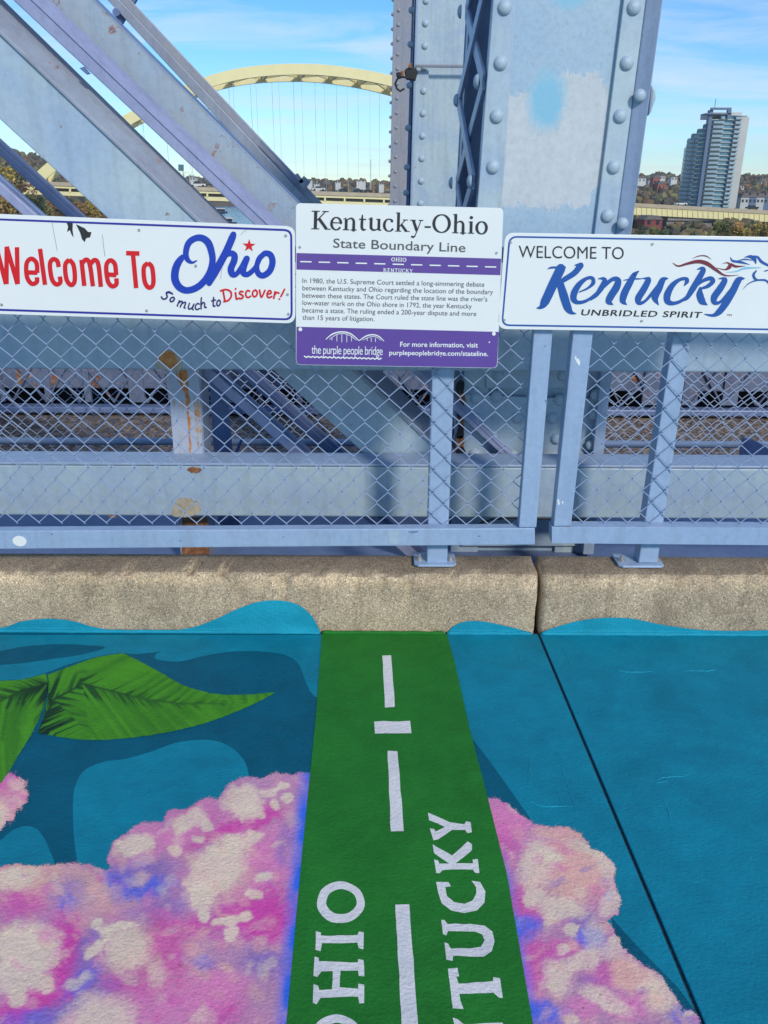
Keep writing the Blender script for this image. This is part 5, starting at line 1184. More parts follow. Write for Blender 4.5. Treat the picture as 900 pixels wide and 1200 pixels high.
# column plate paint
t, sp, tcn, b = PATCH
ORGC = ORG[col1.name]
def near(cx, cz, rx_, rz_, w=.35, wob=.35, sq=True):
    vx = N(t, 'ShaderNodeVectorMath', operation='SUBTRACT'); t.links.new(tcn.outputs['Object'], vx.inputs[0]); vx.inputs[1].default_value = (cx, 0, cz)
    vs_ = N(t, 'ShaderNodeVectorMath', operation='MULTIPLY'); t.links.new(vx.outputs[0], vs_.inputs[0]); vs_.inputs[1].default_value = (1 / rx_, 0, 1 / rz_)
    ab = N(t, 'ShaderNodeVectorMath', operation='ABSOLUTE'); t.links.new(vs_.outputs[0], ab.inputs[0])
    ln = N(t, 'ShaderNodeVectorMath', operation='LENGTH'); pw = N(t, 'ShaderNodeVectorMath', operation='MULTIPLY'); t.links.new(ab.outputs[0], pw.inputs[0]); t.links.new(ab.outputs[0], pw.inputs[1]); t.links.new((pw if sq else ab).outputs[0], ln.inputs[0])
    mq = N(t, 'ShaderNodeMapping'); mq.inputs['Scale'].default_value = (1.5, 1, .8); t.links.new(tcn.outputs['Object'], mq.inputs[0]); nn = noi(t, 14, 9, .75, vec=mq.outputs[0], dist=.6); ad = N(t, 'ShaderNodeMath', operation='MULTIPLY_ADD'); t.links.new(nn.outputs[0], ad.inputs[0]); ad.inputs[1].default_value = wob * 2; t.links.new(ln.outputs['Value'], ad.inputs[2])
    mr_ = N(t, 'ShaderNodeMapRange'); mr_.inputs['From Min'].default_value = 1 + wob - w / 2; mr_.inputs['From Max'].default_value = 1 + wob + w / 2; mr_.inputs['To Min'].default_value = 1; mr_.inputs['To Max'].default_value = 0
    t.links.new(ad.outputs[0], mr_.inputs['Value']); return mr_.outputs[0]
pA = U(645, 180, CY) - ORGC; pA2 = U(664, 168, CY) - ORGC; pT = U(642, 118, CY) - ORGC; pT2 = U(668, -6, CY) - ORGC
n1 = noi(t, 3, 4); base = ramp(t, n1.outputs[0], [(.35, lin(166, 189, 203)), (.65, lin(153, 179, 202))]).outputs[0]
n2 = noi(t, 55, 6, .75); g = ramp(t, n2.outputs[0], [(.3, (.8, .79, .78)), (.55, (1, 1, 1))]).outputs[0]; base = mixc(t, .8, base, g, 'MULTIPLY')
fl_ = noi(t, 40, 8, .82); pc = ramp(t, fl_.outputs[0], [(.27, lin(128, 128, 142)), (.38, lin(180, 188, 192)), (.6, lin(194, 200, 204))]).outputs[0]
base = mixc(t, near(pA2.x, pA2.z, .13, .20, .04, 1.1), base, pc)
pB = U(625, 176, CY) - ORGC; base = mixc(t, near(pB.x, pB.z, .12, .17, .04, 1.1), base, pc)
base = mixc(t, near(pT.x, pT.z, .056, .080, .6, .9, False), base, lin(130, 184, 208)); base = mixc(t, near(pT2.x, pT2.z, .05, .03, .9, .4, False), base, lin(130, 184, 208))
t.links.new(base, b.inputs['Base Color']); bump(t, b, fl_.outputs[0], .3, .003)

# second and third columns, across the bridge
col2 = thing('truss_column', 'second riveted grey blue column, left of and beyond the massive one', 'steel column', (U(490, 200, 6.9).x, 6.9, -.2), 'riveted steel columns of the bridge')
s1 = lambda y: 489 - .029 * y
s2 = lambda y: 504.5 - .024 * y
cstrip(s1, s2, 6.9, 6.9, .03, 'flange_angle', M['plate'], col2, -430, 545); cstrip(lambda y: s2(y) - 2, lambda y: s2(y) + 130, 6.932, 6.932, .03, 'web_plate', M['plate'], col2, -430, 545)
cstrip(lambda y: s1(y) - 1.2, lambda y: s1(y) + 1.5, 6.88, 6.88, .11, 'edge_angle', M['blue'], col2, -430, 545)
for k in range(-4, 16):
    yy = 27.5 + k * 26.4; 
    if yy < 440: rivet(col2, U(499.3 - .028 * yy, yy, 6.9), .025)
mb = MB(); mb.tube([U(486, 77, 6.85), U(552, 77.6, 6.85)], .011, 6); mb.build('conduit', M['taupe'], col2)
mb = MB(); pxpoly(mb, [(474, 82), (478, 79), (488, 80), (490, 84), (487, 94), (476, 92)], 6.75, .08); pxpoly(mb, [(464, 85), (469, 84), (472, 87), (470, 91), (465, 90)], 6.72, .05); mb.build('clamp_block', M['rubber'], col2, bevel=.006)
mb = MB(); pxpoly(mb, [(478, 79.5), (479, 74.5), (483, 74), (482, 80)], 6.74, .05); pxpoly(mb, [(469.5, 83), (473.5, 83), (473, 90), (470, 90)], 6.72, .05); mb.build('clamp_bolt', M['rust'], col2)
mb = MB(); mb.tube([U(x, y, 6.7) for x, y in [(480, 92), (472, 90), (466, 92), (463, 98), (465, 104), (469, 107), (474, 104)]], .008, 5); mb.build('cable_loop', M['rubber'], col2, smooth=True)
col3 = thing('truss_column', 'third column, slim and taupe coloured, left edge against the sky', 'steel column', (U(462, 200, 9.4).x, 9.4, -.2), 'riveted steel columns of the bridge')
u1 = lambda y: 461.2 - .019 * y
cstrip(u1, lambda y: 471 - .02 * y, 9.4, 9.4, .03, 'flange_angle', M['taupe'], col3, -430, 530); cstrip(lambda y: 470 - .02 * y, lambda y: 487 - .022 * y, 9.432, 9.432, .03, 'web_plate', M['taupe'], col3, -430, 530)
cstrip(lambda y: 483 - .03 * y, lambda y: 485.5 - .026 * y, 7.6, 7.6, .03, 'edge_angle', M['dark'], col2, -430, 545)
cstrip(lambda y: 486 - .03 * y, lambda y: 488 - .027 * y, 7.9, 7.9, .03, 'rear_angle', M['hole'], col2, -430, 545)  # near black strip for the dark line between the columns
for k in range(-8, 22):
    yy = 12 + k * 17.2
    if yy < 430: rivet(col3, U(467.5 - .02 * yy, yy, 9.4), .019, RIVT); rivet(col3, U(460.5 - .02 * yy, yy + 5, 9.42), .017, RIVT)
for yy in (12, 52, 100, 150, 196, 226): rivet(col2, U(482.5 - .03 * yy, yy, 7.58), .026)

# ================================================================== FAR ROADWAY
mb = MB(); mb.box(-14, 14, 3.92, 6.35, -0.75, -0.40); mb.build('far_roadway', M['ballast'], kind='structure')
pp = thing('guard_pipe', 'blue painted guard pipe crossing between the beams in front of the brown roadway', 'pipe rail', (0, 4.1, U(450, 519, 4.1).z))
mb = MB(); z = U(450, 519, 4.1).z; mb.tube([(-5, 4.1, z), (5, 4.1, z)], .019, 10); mb.build('pipe', M['blue'], pp, smooth=True)
f2 = thing('chain_link_fence', 'second chain link fence seen through the first, across the truss', 'fence', (0, 4.3, -.17), 'far chain link fence')
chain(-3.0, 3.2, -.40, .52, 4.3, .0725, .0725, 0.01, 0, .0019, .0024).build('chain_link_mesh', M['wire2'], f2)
for x in (-2.4, .3, 2.75):
    mb = MB(); mb.tube([(x, 4.33, -.40), (x, 4.33, .55)], .022, 8); mb.build('post', M['blue'], f2, smooth=True)
fr = thing('far_girder', 'weathered blue girder with dark openings and rusty top plate beyond the brown roadway', 'girder', (0, 6.3, -.40))
mb = MB(); mb.box(-9, 9, 6.3, 6.42, U(450, 489, 6.3).z + .02, U(450, 479, 6.3).z); mb.build('bottom_flange', M['dark'], fr, bevel=.01)
mb = MB(); mb.box(-9, 9, 6.36, 6.40, U(450, 457, 6.36).z, .62); mb.build('upper_plate', M['gplate'], fr, bevel=.01)
mb = MB(); mb.box(-9, 9, 6.75, 6.80, -.6, .62); mb.build('back_plate', M['hole'], fr)  # black sheet, its colour stands in for the shade inside the openings
for k in range(-24, 25):
    x = k * .34 + R.uniform(-.03, .03); w = R.choice([.03, .03, .05, .12]); mb = MB(); mb.box(x, x + w, 6.34, 6.37, -.29, .1); mb.build('stiffener', M['gplate'], fr)
for k in range(-30, 31):
    x = k * .27; mb = MB(); mb.bar((x, 6.335, -.29), (x + .27, 6.335, .10), .022, .012, (0, 1, 0)); mb.build('lattice_bar', M['gplate'], fr)
    mb = MB(); mb.bar((x + .27, 6.35, -.29), (x, 6.35, .10), .022, .012, (0, 1, 0)); mb.build('lattice_bar', M['gplate'], fr)
for (px, py, w, h) in ((23, 441, 4, 9), (64, 446, 4, 7), (112, 446, 6, 8), (40, 452, 3, 3), (380, 444, 4, 5), (745, 443, 4, 4)):
    decal([(px - w, py - h / 2), (px, py - h), (px + w, py - h / 3), (px + w * .6, py + h), (px - w * .7, py + h * .8)], 6.36, M['rust'], 'rust_patch', fr)
t_ = thing('steel_brace', 'thin pair of blue braces leaning behind the rusty upright', 'brace', (U(320, 520, 3.9).x, 3.9, -.1))
mb = MB(); pxpoly(mb, [(246, 440), (253, 440), (284, 600), (262, 600)], 3.6, .02); mb.build('bar', M['dark'], t_)
mb = MB(); pxpoly(mb, [(283, 512), (286, 513), (273, 545), (268, 545)], 3.9, .02); mb.build('bar', M['dark'], t_)
t_ = thing('gusset_foot', 'small dark blue gusset plate at the right edge of the brown roadway', 'gusset', (U(880, 530, 3.9).x, 3.9, -.1))
mb = MB(); pxpoly(mb, [(873, 514), (882, 515), (935, 545), (935, 600), (868, 600), (869, 530)], 3.9, .03); mb.build('plate', M['dark'], t_)
# cable lying under the beam at the joint
mb = MB(); mb.tube([tuple(p) for p in spline([U(558, 615, 2.62), U(575, 609, 2.60), U(600, 607, 2.6), U(640, 608, 2.6), U(700, 612, 2.62), U(730, 622, 2.62)], 5)], .004, 6); mb.build('loose_cable', M['rubber'], label='thin black cable lying behind the fence below the beam', cat='cable')

# ================================================================== THE YELLOW ARCH BRIDGE
BA = U(15, 222, 262); BB = U(720, 240, 310)
bd = Vector((BB.x - BA.x, BB.y - BA.y, 0)).normalized(); bn = Vector((-bd.y, bd.x, 0))
if bn.y < 0: bn = -bn
def UP(px, py, off=0.0):
    d = ray(px, py); return EYE + d * (((BA + bn * off) - EYE).dot(bn) / d.dot(bn))
arch = thing('arch_bridge', 'long pale yellow arch bridge with thin hangers crossing the river in the distance', 'bridge', (0, 268, -17))
topc = [(12, 228), (24, 217), (40, 204), (60, 187), (100, 160), (145, 135), (200, 107), (250, 87), (300, 77), (360, 74.5), (410, 79), (457, 88), (510, 104), (560, 125), (610, 151), (660, 184), (700, 218), (722, 240)]
TS = [p for p in spline([(x, y, 0) for x, y in topc], 4)]
def rib(off, name, dep, wid, dz=0.0):
    top = [UP(p.x, p.y) + bn * off + Vector((0, 0, dz)) for p in TS]; mb = MB(); vs = []
    for i, p in enumerate(top):
        a, b_ = top[max(i - 1, 0)], top[min(i + 1, len(top) - 1)]; tg = (b_ - a).normalized(); nn = tg.cross(bn).normalized()
        if nn.z > 0: nn = -nn
        vs += [p, p + nn * dep, p + nn * dep + bn * wid, p + bn * wid]
    fs = []
    for i in range(len(top) - 1):
        for k in range(4): fs.append((4 * i + k, 4 * i + (k + 1) % 4, 4 * i + 4 + (k + 1) % 4, 4 * i + 4 + k))
    fs += [(0, 1, 2, 3), tuple(4 * (len(top) - 1) + k for k in (3, 2, 1, 0))]
    mb.add(vs, fs); mb.build(name, M['yellow'], arch, fixn=True); return top
near_t = rib(0, 'arch_rib', 3.0, 1.4); far_t = rib(18, 'arch_rib', 3.0, 1.4)
for i in range(6, len(near_t) - 6, 3):
    a, b_ = near_t[i] - Vector((0, 0, 1.6)) + bn * 1.4, far_t[i] - Vector((0, 0, 1.6)); mb = MB(); mb.bar(a, b_, 1.9, .8); mb.build('cross_strut', M['yellow'], arch)
    if i + 3 < len(near_t) - 6:
        c_ = far_t[i + 3] - Vector((0, 0, 1.6)); d_ = near_t[i + 3] - Vector((0, 0, 1.6)) + bn * 1.4; m_ = (a + c_ + b_ + d_) / 4
        for p, q in ((a, m_), (m_, c_), (b_, m_), (m_, d_)): mb = MB(); mb.bar(p, q, .9, .55); mb.build('diagonal_brace', M['yellow'], arch)
ydeck = [(-200, 204), (-30, 210), (60, 214), (200, 219), (345, 224), (400, 226), (460, 228), (600, 234), (745, 239), (900, 247.5), (1100, 259), (1400, 276)]
def dk(x, o=0.0): return (x, ip(x, ydeck) + o)
dx_ = [-200, -100, -30, 20, 60, 130, 200, 270, 345, 400, 460, 530, 600, 670, 720, 745, 800, 850, 900, 1000, 1100, 1250, 1400]
def strip_along(name, o0, o1, d0, d1, mt, x0=-200, x1=1400, par=arch):
    xs = [x for x in dx_ if x0 <= x <= x1]; mb = MB(); vs = []
    for x in xs:
        z_t = UP(*dk(x, o0)); z_b = UP(*dk(x, o1)); vs += [z_t + bn * d0, z_b + bn * d0, z_b + bn * d1, z_t + bn * d1]
    fs = [(4 * i + k, 4 * i + (k + 1) % 4, 4 * i + 4 + (k + 1) % 4, 4 * i + 4 + k) for i in range(len(xs) - 1) for k in range(4)] + [(0, 1, 2, 3), tuple(4 * (len(xs) - 1) + k for k in (3, 2, 1, 0))]
    mb.add(vs, fs); return mb.build(name, mt, par, fixn=True)
strip_along('parapet', -1.0, 3.4, -.3, 22, M['tan'])
strip_along('tie_girder', 3.4, 6.2, 0, 1.2, M['yellow'], 20, 720)
strip_along('lower_girder', 10.0, 14.6, .2, 1.4, M['yellow'], 20, 720)
strip_along('deck_underside', 5.8, 9.0, 3.5, 18, M['pier'], 20, 720)
strip_along('approach_girder', 3.4, 12.6, 0, 1.2, M['yellow'], 720, 1400)
strip_along('approach_girder', 3.4, 12.6, 0, 1.2, M['yellow'], -200, 20)
strip_along('far_girder', 5, 12.0, 18, 19, M['yellow'], -200, 1400)
for x in range(36, 716, 23):
    p, q = UP(*dk(x, 5.8)), UP(*dk(x, 10.4)); mb = MB(); mb.bar(p + bn * .4, q + bn * .4, .55, .7, tuple(bd)); mb.build('deck_post', M['yellow'], arch)
for x in range(728, 1000, 6):
    p, q = UP(*dk(x, 3.6)), UP(*dk(x, 12.2)); mb = MB(); mb.bar(p - bn * .1, q - bn * .1, .18, .25, tuple(bd)); mb.build('stiffener', M['yellow'], arch)
for off, w in ((.7, .065), (18.7, .065)):
    for x in [110 + 27 * k for k in range(21)]:
        ty = ip(x, [(p.x, p.y) for p in TS]); t0 = UP(x, ty) + bn * off - Vector((0, 0, 2.9)); b0_ = UP(*dk(x, 3)) + bn * off; b0_ = Vector((t0.x, t0.y, b0_.z))
        if t0.z > b0_.z + 1: mb = MB(); mb.tube([t0, b0_], w, 4); mb.build('hanger_cable', M['cable'], arch)
# end portal of the arch at the left bank
mb = MB()
for P in ([(60, 180), (66, 191)],): pass
for a, b_ in (((9, 211), (20, 212)), ((9, 211), (17, 222)), ((14, 226), (22, 216)), ((12, 219), (22, 229)), ((20, 212), (20, 230)), ((17, 222), (9, 216))): mb.bar(UP(*a) - bn * 1, UP(*b_) - bn * 1, .7, .7, tuple(bn))
mb.build('end_bracket', M['yellow'], arch)
pr = thing('bridge_pier', 'grey concrete bridge pier under the yellow approach girder', 'pier', UP(815, 300)[:] , None)
def pierbox(x0, x1, y0, y1, o0, o1, mt, name): mb = MB(); mb.prism([UP(x0, y0) + bn * o0, UP(x1, y0) + bn * o0, UP(x1, y1) + bn * o0, UP(x0, y1) + bn * o0], bn * (o1 - o0)); mb.build(name, mt, pr)
pierbox(784, 842, 253.8, 258.5, .8, 8, M['pier'], 'pier_cap'); pierbox(784, 812, 258.6, 330, 1.6, 7, M['pier'], 'pier_shaft'); pierbox(813, 842, 258.6, 330, 2.2, 7, M['pier'], 'pier_shaft'); pierbox(840, 848.5, 254.5, 330, .4, 7.5, M['tan'], 'pier_edge'); pierbox(809, 814, 258.6, 330, 1.2, 7.5, M['pier'], 'pier_rib')

# vehicles, lamp posts and the road sign on the far deck
def deck_at(x, off): p = UP(*dk(x, -1.0)) + bn * off; return p
def vehicle(x, L_, hgt, mt, label, truck=False, group='vehicles on the yellow bridge'):
    p = deck_at(x, .6); t_ = thing('truck' if truck else 'car', label, 'truck' if truck else 'car', p[:], group); a = p - bd * L_ / 2; b_ = p + bd * L_ / 2; up = Vector((0, 0, 1))
    def pr_(u0, u1, z0, z1, nm, m_, ins=0.0):
        mb = MB(); P = [p + bd * u0 + up * z0, p + bd * u1 + up * z0, p + bd * (u1 - ins) + up * z1, p + bd * (u0 + ins) + up * z1]; mb.prism(P, bn * 1.9); mb.build(nm, m_, t_)
    if truck: pr_(-L_ / 2, L_ / 2 - 3, 1.0, hgt, 'trailer', mt); pr_(L_ / 2 - 2.6, L_ / 2, .6, hgt * .75, 'cab', M['hwhite'], .2)
    else: pr_(-L_ / 2, L_ / 2, .35, .95, 'body', mt, .1); pr_(-L_ * .28, L_ * .22, .951, hgt, 'cabin', M['glass2'], .4)
    for u in (-L_ * .32, L_ * .32):
        mb = MB(); c_ = p + bd * u + up * .36 - bn * .05; mb.prism([c_ + bd * .36 * math.cos(k * .785) + up * .36 * math.sin(k * .785) for k in range(8)], bn * .3); mb.build('wheel', M['rubber'], t_)
for x, L_, hh, m_, lb, tr in ((232, 5, 1.7, M['hwhite'], 'white van on the yellow bridge beside the lamp posts', False), (403, 3.0, 1.2, M['car'], 'dark car on the yellow bridge left of two others', False), (420, 3.4, 1.3, M['car'], 'dark van in the middle of the cars on the yellow bridge', False), (432, 3.0, 1.1, M['car'], 'dark car just right of the dark van on the yellow bridge', False), (374, 4.4, 1.5, M['slab'], 'cream car at the left of the dark cars on the yellow bridge', False), (800, 4.6, 1.5, M['hwhite'], 'white car on the approach girder below the tower', False), (884, 4.6, 1.5, M['car'], 'dark car on the approach girder right of the tower', False)):
    vehicle(x, L_, hh, m_, lb, tr)
for i, (x, h_) in enumerate(((217, 14), (223, 12), (437, 34), (227, 10))):
    p = deck_at(x, 3); t_ = thing('lamp_post', ['tall pole beside the road sign on the yellow bridge', 'second pole right of the road sign on the yellow bridge', 'very tall thin lighting mast near the right end of the arch view', 'shortest pole next to the white van on the yellow bridge'][i], 'lamp post', p[:], 'poles on the yellow bridge')
    hh = h_ * .30; mb = MB(); mb.tube([p, p + Vector((0, 0, hh))], .12, 6); mb.build('pole', M['slab'], t_)
    mb = MB(); mb.bar(p + Vector((0, 0, hh)), p + Vector((0, 0, hh)) + bd * (1.6 if i != 2 else .6), .12, .2); mb.build('lamp_head', M['slab'], t_)
p = deck_at(214, 4); t_ = thing('road_sign', 'blue green highway sign board on tall posts above the far bridge', 'sign', p[:])
w0, w1 = UP(209.5, 199.5) , UP(215.5, 192); mb = MB(); q = [UP(209, 192.2) + bn * 4, UP(215.6, 192.6) + bn * 4, UP(215.6, 200.5) + bn * 4, UP(209, 199.6) + bn * 4]; mb.prism(q, bn * .2); mb.build('board', M['signg'], t_)
for x in (211, 214.5): mb = MB(); tp = UP(x, 200) + bn * 4.1; mb.tube([Vector((tp.x, tp.y, p.z)), tp], .13, 6); mb.build('post', M['slab'], t_)

# ================================================================== LAND AND WATER
mb = MB(); mb.add([(-1500, 7, -17), (1500, 7, -17), (2400, 1900, -17), (-2400, 1900, -17)], [(0, 1, 2, 3)]); mb.build('river', M['water'], kind='structure')
ridge = [(-900, 150), (-400, 160), (-100, 168), (0, 174), (20, 176.5), (45, 181), (62, 190), (100, 200), (150, 204), (220, 207), (300, 210), (345, 211), (380, 212), (420, 211), (460, 215), (540, 212), (640, 208), (745, 206), (775, 205), (830, 207), (885, 206), (960, 203), (1200, 198), (1800, 190)]
shore = [(-900, 150), (-200, 210), (150, 235), (200, 330), (235, 900), (300, 1050), (340, 600), (460, 420), (700, 185), (1000, 150), (1800, 110)]
def col_dir(px):
    d = ray(px, 222); d = Vector((d.x, d.y, 0)); return d / d.y
def rz(px): return ip(px, ridge)
def ground_z(px, Y):
    s = ip(px, shore); Rr = max(950, s + 350); d = col_dir(px)
    yr = rz(px) + 3.2; ry = U(px, yr, Rr).z
    if Y < s: return -19.5
    if Y < s + 12: return -19.5 + (Y - s) / 12 * 5.0
    t_ = (Y - s - 12) / (Rr - s - 12)
    if t_ <= 1:
        return -14.5 + (ry + 14.5) * (t_ ** 1.7) + noise.noise(Vector((px * .02, Y * .006, 0))) * 6 * min(t_ * 3, 1) * (1 - t_)
    return ry - (t_ - 1) * 60
mb = MB(); cols = list(range(-900, 1801, 20)); rows = [0.985, 1.0, 1.03, 1.08, 1.2, 1.4, 1.7, 2.1, 2.6, 3.2, 4, 5, 6.2, 7.6]
vs = []
for cpx in cols:
    s = ip(cpx, shore); Rr = max(950, s + 350); ysl = [s * .985, s + 4, s + 12] + [s + 12 + (Rr - s - 12) * k / 12 for k in range(1, 13)] + [Rr + 120, Rr + 400]
    for Y in ysl: d = col_dir(cpx) * Y; vs.append((d.x, d.y, ground_z(cpx, Y)))
n = len(ysl); fs = [(i * n + j, (i + 1) * n + j, (i + 1) * n + j + 1, i * n + j + 1) for i in range(len(cols) - 1) for j in range(n - 1)]
mb.add(vs, fs); mb.build('hillside', M['hill'], kind='structure', fixn=False, smooth=True)

# woods: many leaf clumps
PAL = [lin(86, 84, 52), lin(104, 92, 60), lin(120, 96, 58), lin(132, 98, 62), lin(98, 78, 58), lin(74, 80, 52), lin(112, 104, 72), lin(128, 120, 66), lin(96, 86, 74), lin(78, 72, 60)]
ico = []
def icos():
    t_ = (1 + 5 ** .5) / 2; v = [(-1, t_, 0), (1, t_, 0), (-1, -t_, 0), (1, -t_, 0), (0, -1, t_), (0, 1, t_), (0, -1, -t_), (0, 1, -t_), (t_, 0, -1), (t_, 0, 1), (-t_, 0, -1), (-t_, 0, 1)]
    f = [(0, 11, 5), (0, 5, 1), (0, 1, 7), (0, 7, 10), (0, 10, 11), (1, 5, 9), (5, 11, 4), (11, 10, 2), (10, 7, 6), (7, 1, 8), (3, 9, 4), (3, 4, 2), (3, 2, 6), (3, 6, 8), (3, 8, 9), (4, 9, 5), (2, 4, 11), (6, 2, 10), (8, 6, 7), (9, 8, 1)]
    return [Vector(a).normalized() for a in v], f
IV, IF = icos()
mb = MB()
for k in range(14000):
    cpx = R.uniform(-620, 1400); s = ip(cpx, shore); Rr = max(950, s + 350)
    Y = s + 14 + (Rr - s) * R.random() ** .8
    if 190 < cpx < 350 and Y < 1000: continue
    d = col_dir(cpx) * Y; z = ground_z(cpx, Y); r_ = R.uniform(1.6, 4.2) * (1 if Y > 500 else .7); c_ = R.choice(PAL); f_ = R.uniform(.75, 1.2); c_ = (c_[0] * f_, c_[1] * f_, c_[2] * f_, 1)
    q = Matrix.Rotation(R.random() * 6, 3, 'Z')
    mb.add([Vector((d.x, d.y, z + r_ * .7)) + (q @ v) * r_ * R.uniform(.65, 1.15) for v in IV], IF, c_)
mb.build('far_woodland', M['leaf'], kind='stuff', origin=(0, 0, 0), label='brown and olive autumn woods covering the far hillsides', cat='woods')

def leafy(px, Ytree, ytop, spread, pal, label, group, nleaf=900, lean=0):
    base = U(px, ytop, Ytree); gz = max(ground_z(px, Ytree), -16.5); hgt = max(base.z - gz, 4); t_ = thing('tree', label, 'tree', (base.x, Ytree, gz), group)
    mb = MB(); mb.tube([(base.x, Ytree, gz - .5), (base.x + .2, Ytree, gz + hgt * .35), (base.x + R.uniform(-.5, .5), Ytree, gz + hgt * .75)], [hgt * .028, hgt * .02, hgt * .008], 7)
    for k in range(5):
        a = R.random() * 6.28; zz = gz + hgt * R.uniform(.3, .6); mb.tube([(base.x, Ytree, zz), (base.x + math.cos(a) * spread * .6, Ytree + math.sin(a) * spread * .6, zz + hgt * .22)], [hgt * .012, hgt * .004], 5)
    mb.build('trunk', M['bark'], t_)
    mb = MB(); lobes = [(R.gauss(0, .42) * spread, R.gauss(0, .42) * spread, gz + hgt * R.uniform(.38, .86), R.uniform(.28, .5) * spread, R.choice(pal)) for _ in range(11)]
    lobes.append((0, 0, gz + hgt * .86, spread * .35, R.choice(pal)))
    for k in range(nleaf):
        lx, ly, lz, lr, lc = R.choice(lobes); v = Vector((R.gauss(0, 1), R.gauss(0, 1), R.gauss(0, 1))).normalized() * lr * R.uniform(.6, 1.05)
        c_ = Vector((base.x + lx + v.x, Ytree + ly + v.y, min(lz + v.z * .85, gz + hgt))); s_ = R.uniform(.16, .36) * (spread / 4) ** .5
        u = Vector((R.gauss(0, 1), R.gauss(0, 1), R.gauss(0, 1))).normalized(); w_ = u.orthogonal().normalized(); f_ = R.uniform(.7, 1.3); cc = (lc[0] * f_, lc[1] * f_, lc[2] * f_, 1)
        mb.add([c_ - u * s_, c_ + w_ * s_, c_ + u * s_, c_ - w_ * s_ * .8], [(0, 1, 2, 3)], cc)
    mb.build('crown', M['leaf'], t_)
OLV = [lin(88, 92, 46), lin(104, 104, 50), lin(76, 80, 40)]; BRN = [lin(122, 92, 60), lin(104, 80, 56), lin(140, 104, 62)]; YEL = [lin(150, 128, 58), lin(132, 118, 56), lin(150, 116, 60)]; DGR = [lin(56, 74, 40), lin(66, 84, 42), lin(48, 60, 36)]
for px, Y, yt, s_, pal, lb in ((4, 220, 186, 6.5, YEL, 'tall yellow green tree at the far left edge behind the bars'), (-14, 250, 190, 7, OLV, 'olive tree cut by the left edge of the picture'), (18, 262, 206, 5, BRN, 'rusty brown tree left of the arch foot'), (30, 240, 223, 4.4, DGR, 'dark green bushy tree in front of the arch foot'), (46, 246, 230, 4.5, OLV, 'olive tree just right of the dark green bushy one'), (60, 250, 231, 4.5, BRN, 'brown tree under the left end of the far bridge'), (76, 255, 231, 4.5, DGR, 'second dark green tree, under the left end of the far bridge'), (90, 252, 232, 4.5, BRN, 'brown tree between a dark green and a yellow one under the bridge'),
                             (104, 258, 234, 4.5, YEL, 'yellow brown tree at the foot of the broad pale plate'), (120, 262, 236, 4.5, BRN, 'brown tree nearest the broad pale diagonal plate'), (2, 215, 222, 4.5, BRN, 'brown tree low at the left edge above the Ohio sign')):
    leafy(px, Y - 14, yt, s_, pal, lb, 'autumn trees on the left river bank', 1300)
for px, Y, yt, s_, pal, lb in ((752, 190, 262, 3.6, DGR, 'dark green tree beside the column, below the red house'), (768, 192, 264, 3.2, OLV, 'small olive tree left of the concrete pier'), (777, 186, 266, 3, DGR, 'small dark tree touching the concrete pier'), (854, 188, 257, 3.4, OLV, 'olive tree right of the concrete pier'), (866, 182, 258, 3.6, YEL, 'yellow green tree second right of the pier'), (880, 186, 258, 3.8, OLV, 'olive tree third right of the pier'), (893, 180, 259, 3.8, YEL, 'yellow tree near the right edge under the girder'), (907, 182, 260, 3.8, OLV, 'olive tree at the right edge under the girder')):
    leafy(px, Y, yt, s_, pal, lb, 'trees under the approach girder')

# houses -------------------------------------------------------------
def house(px, py, w, h, Y, mt, name='house', label=None, group=None, dep=9):
    c_ = U(px, py, Y); k = Y / 880.0; W_, H_ = w * k, h * k; z0 = c_.z
    t_ = thing(name, label, 'house', (c_.x, Y, z0), group)
    mb = MB(); mb.box(c_.x - W_ / 2, c_.x + W_ / 2, Y, Y + dep, z0 - 6, z0 + H_); mb.build('wall', mt, t_)
    mb = MB(); rh = H_ * .55; mb.prism([(c_.x - W_ * .56, Y - .3, z0 + H_ + .02), (c_.x + W_ * .56, Y - .3, z0 + H_ + .02), (c_.x + (W_ * .3 if dep > 8 else 0), Y - .3, z0 + H_ + rh), (c_.x - (W_ * .3 if dep > 8 else 0), Y - .3, z0 + H_ + rh)] if dep > 8 else [(c_.x - W_ * .56, Y - .3, z0 + H_ + .02), (c_.x + W_ * .56, Y - .3, z0 + H_ + .02), (c_.x, Y - .3, z0 + H_ + rh)], (0, dep + .6, 0)); mb.build('roof', M['roofg'], t_)
    nw = max(2, int(W_ / 3.0)); rowsn = max(1, int(H_ / 3.2))
    for a in range(nw):
        for b_ in range(rowsn):
            x = c_.x - W_ / 2 + (a + .5) * W_ / nw; z = z0 + (b_ + .35) * H_ / rowsn; mb = MB(); mb.box(x - .5, x + .5, Y - .12, Y - .02, z, z + 1.3); mb.build('window', M['glass2'], t_)
HG = 'small houses among the trees of the far hillside'
hs_ = [(752, 214, 8, 4), (757, 220, 7, 4.5), (751, 227, 8, 4.5), (763, 217, 6, 4), (768, 226, 8, 4), (759, 232, 10, 3.5), (783, 219, 7, 4), (790, 212, 6, 3.5), (776, 211, 6, 3.5), (793, 228, 6, 3.5), (872, 229, 7, 3.5), (880, 231, 7, 3.5), (889, 227, 6, 3.5), (868, 222, 6, 3), (895, 217, 6, 3),
       (214, 213, 6, 3), (226, 212, 5, 3), (362, 213, 6, 1.8), (371, 217, 5, 1.6), (396, 215, 5, 1.6), (423, 214, 9, 1.8), (447, 217, 5, 1.6)]
ORD = ['first', 'second', 'third', 'fourth', 'fifth', 'sixth', 'seventh', 'eighth', 'ninth', 'tenth']
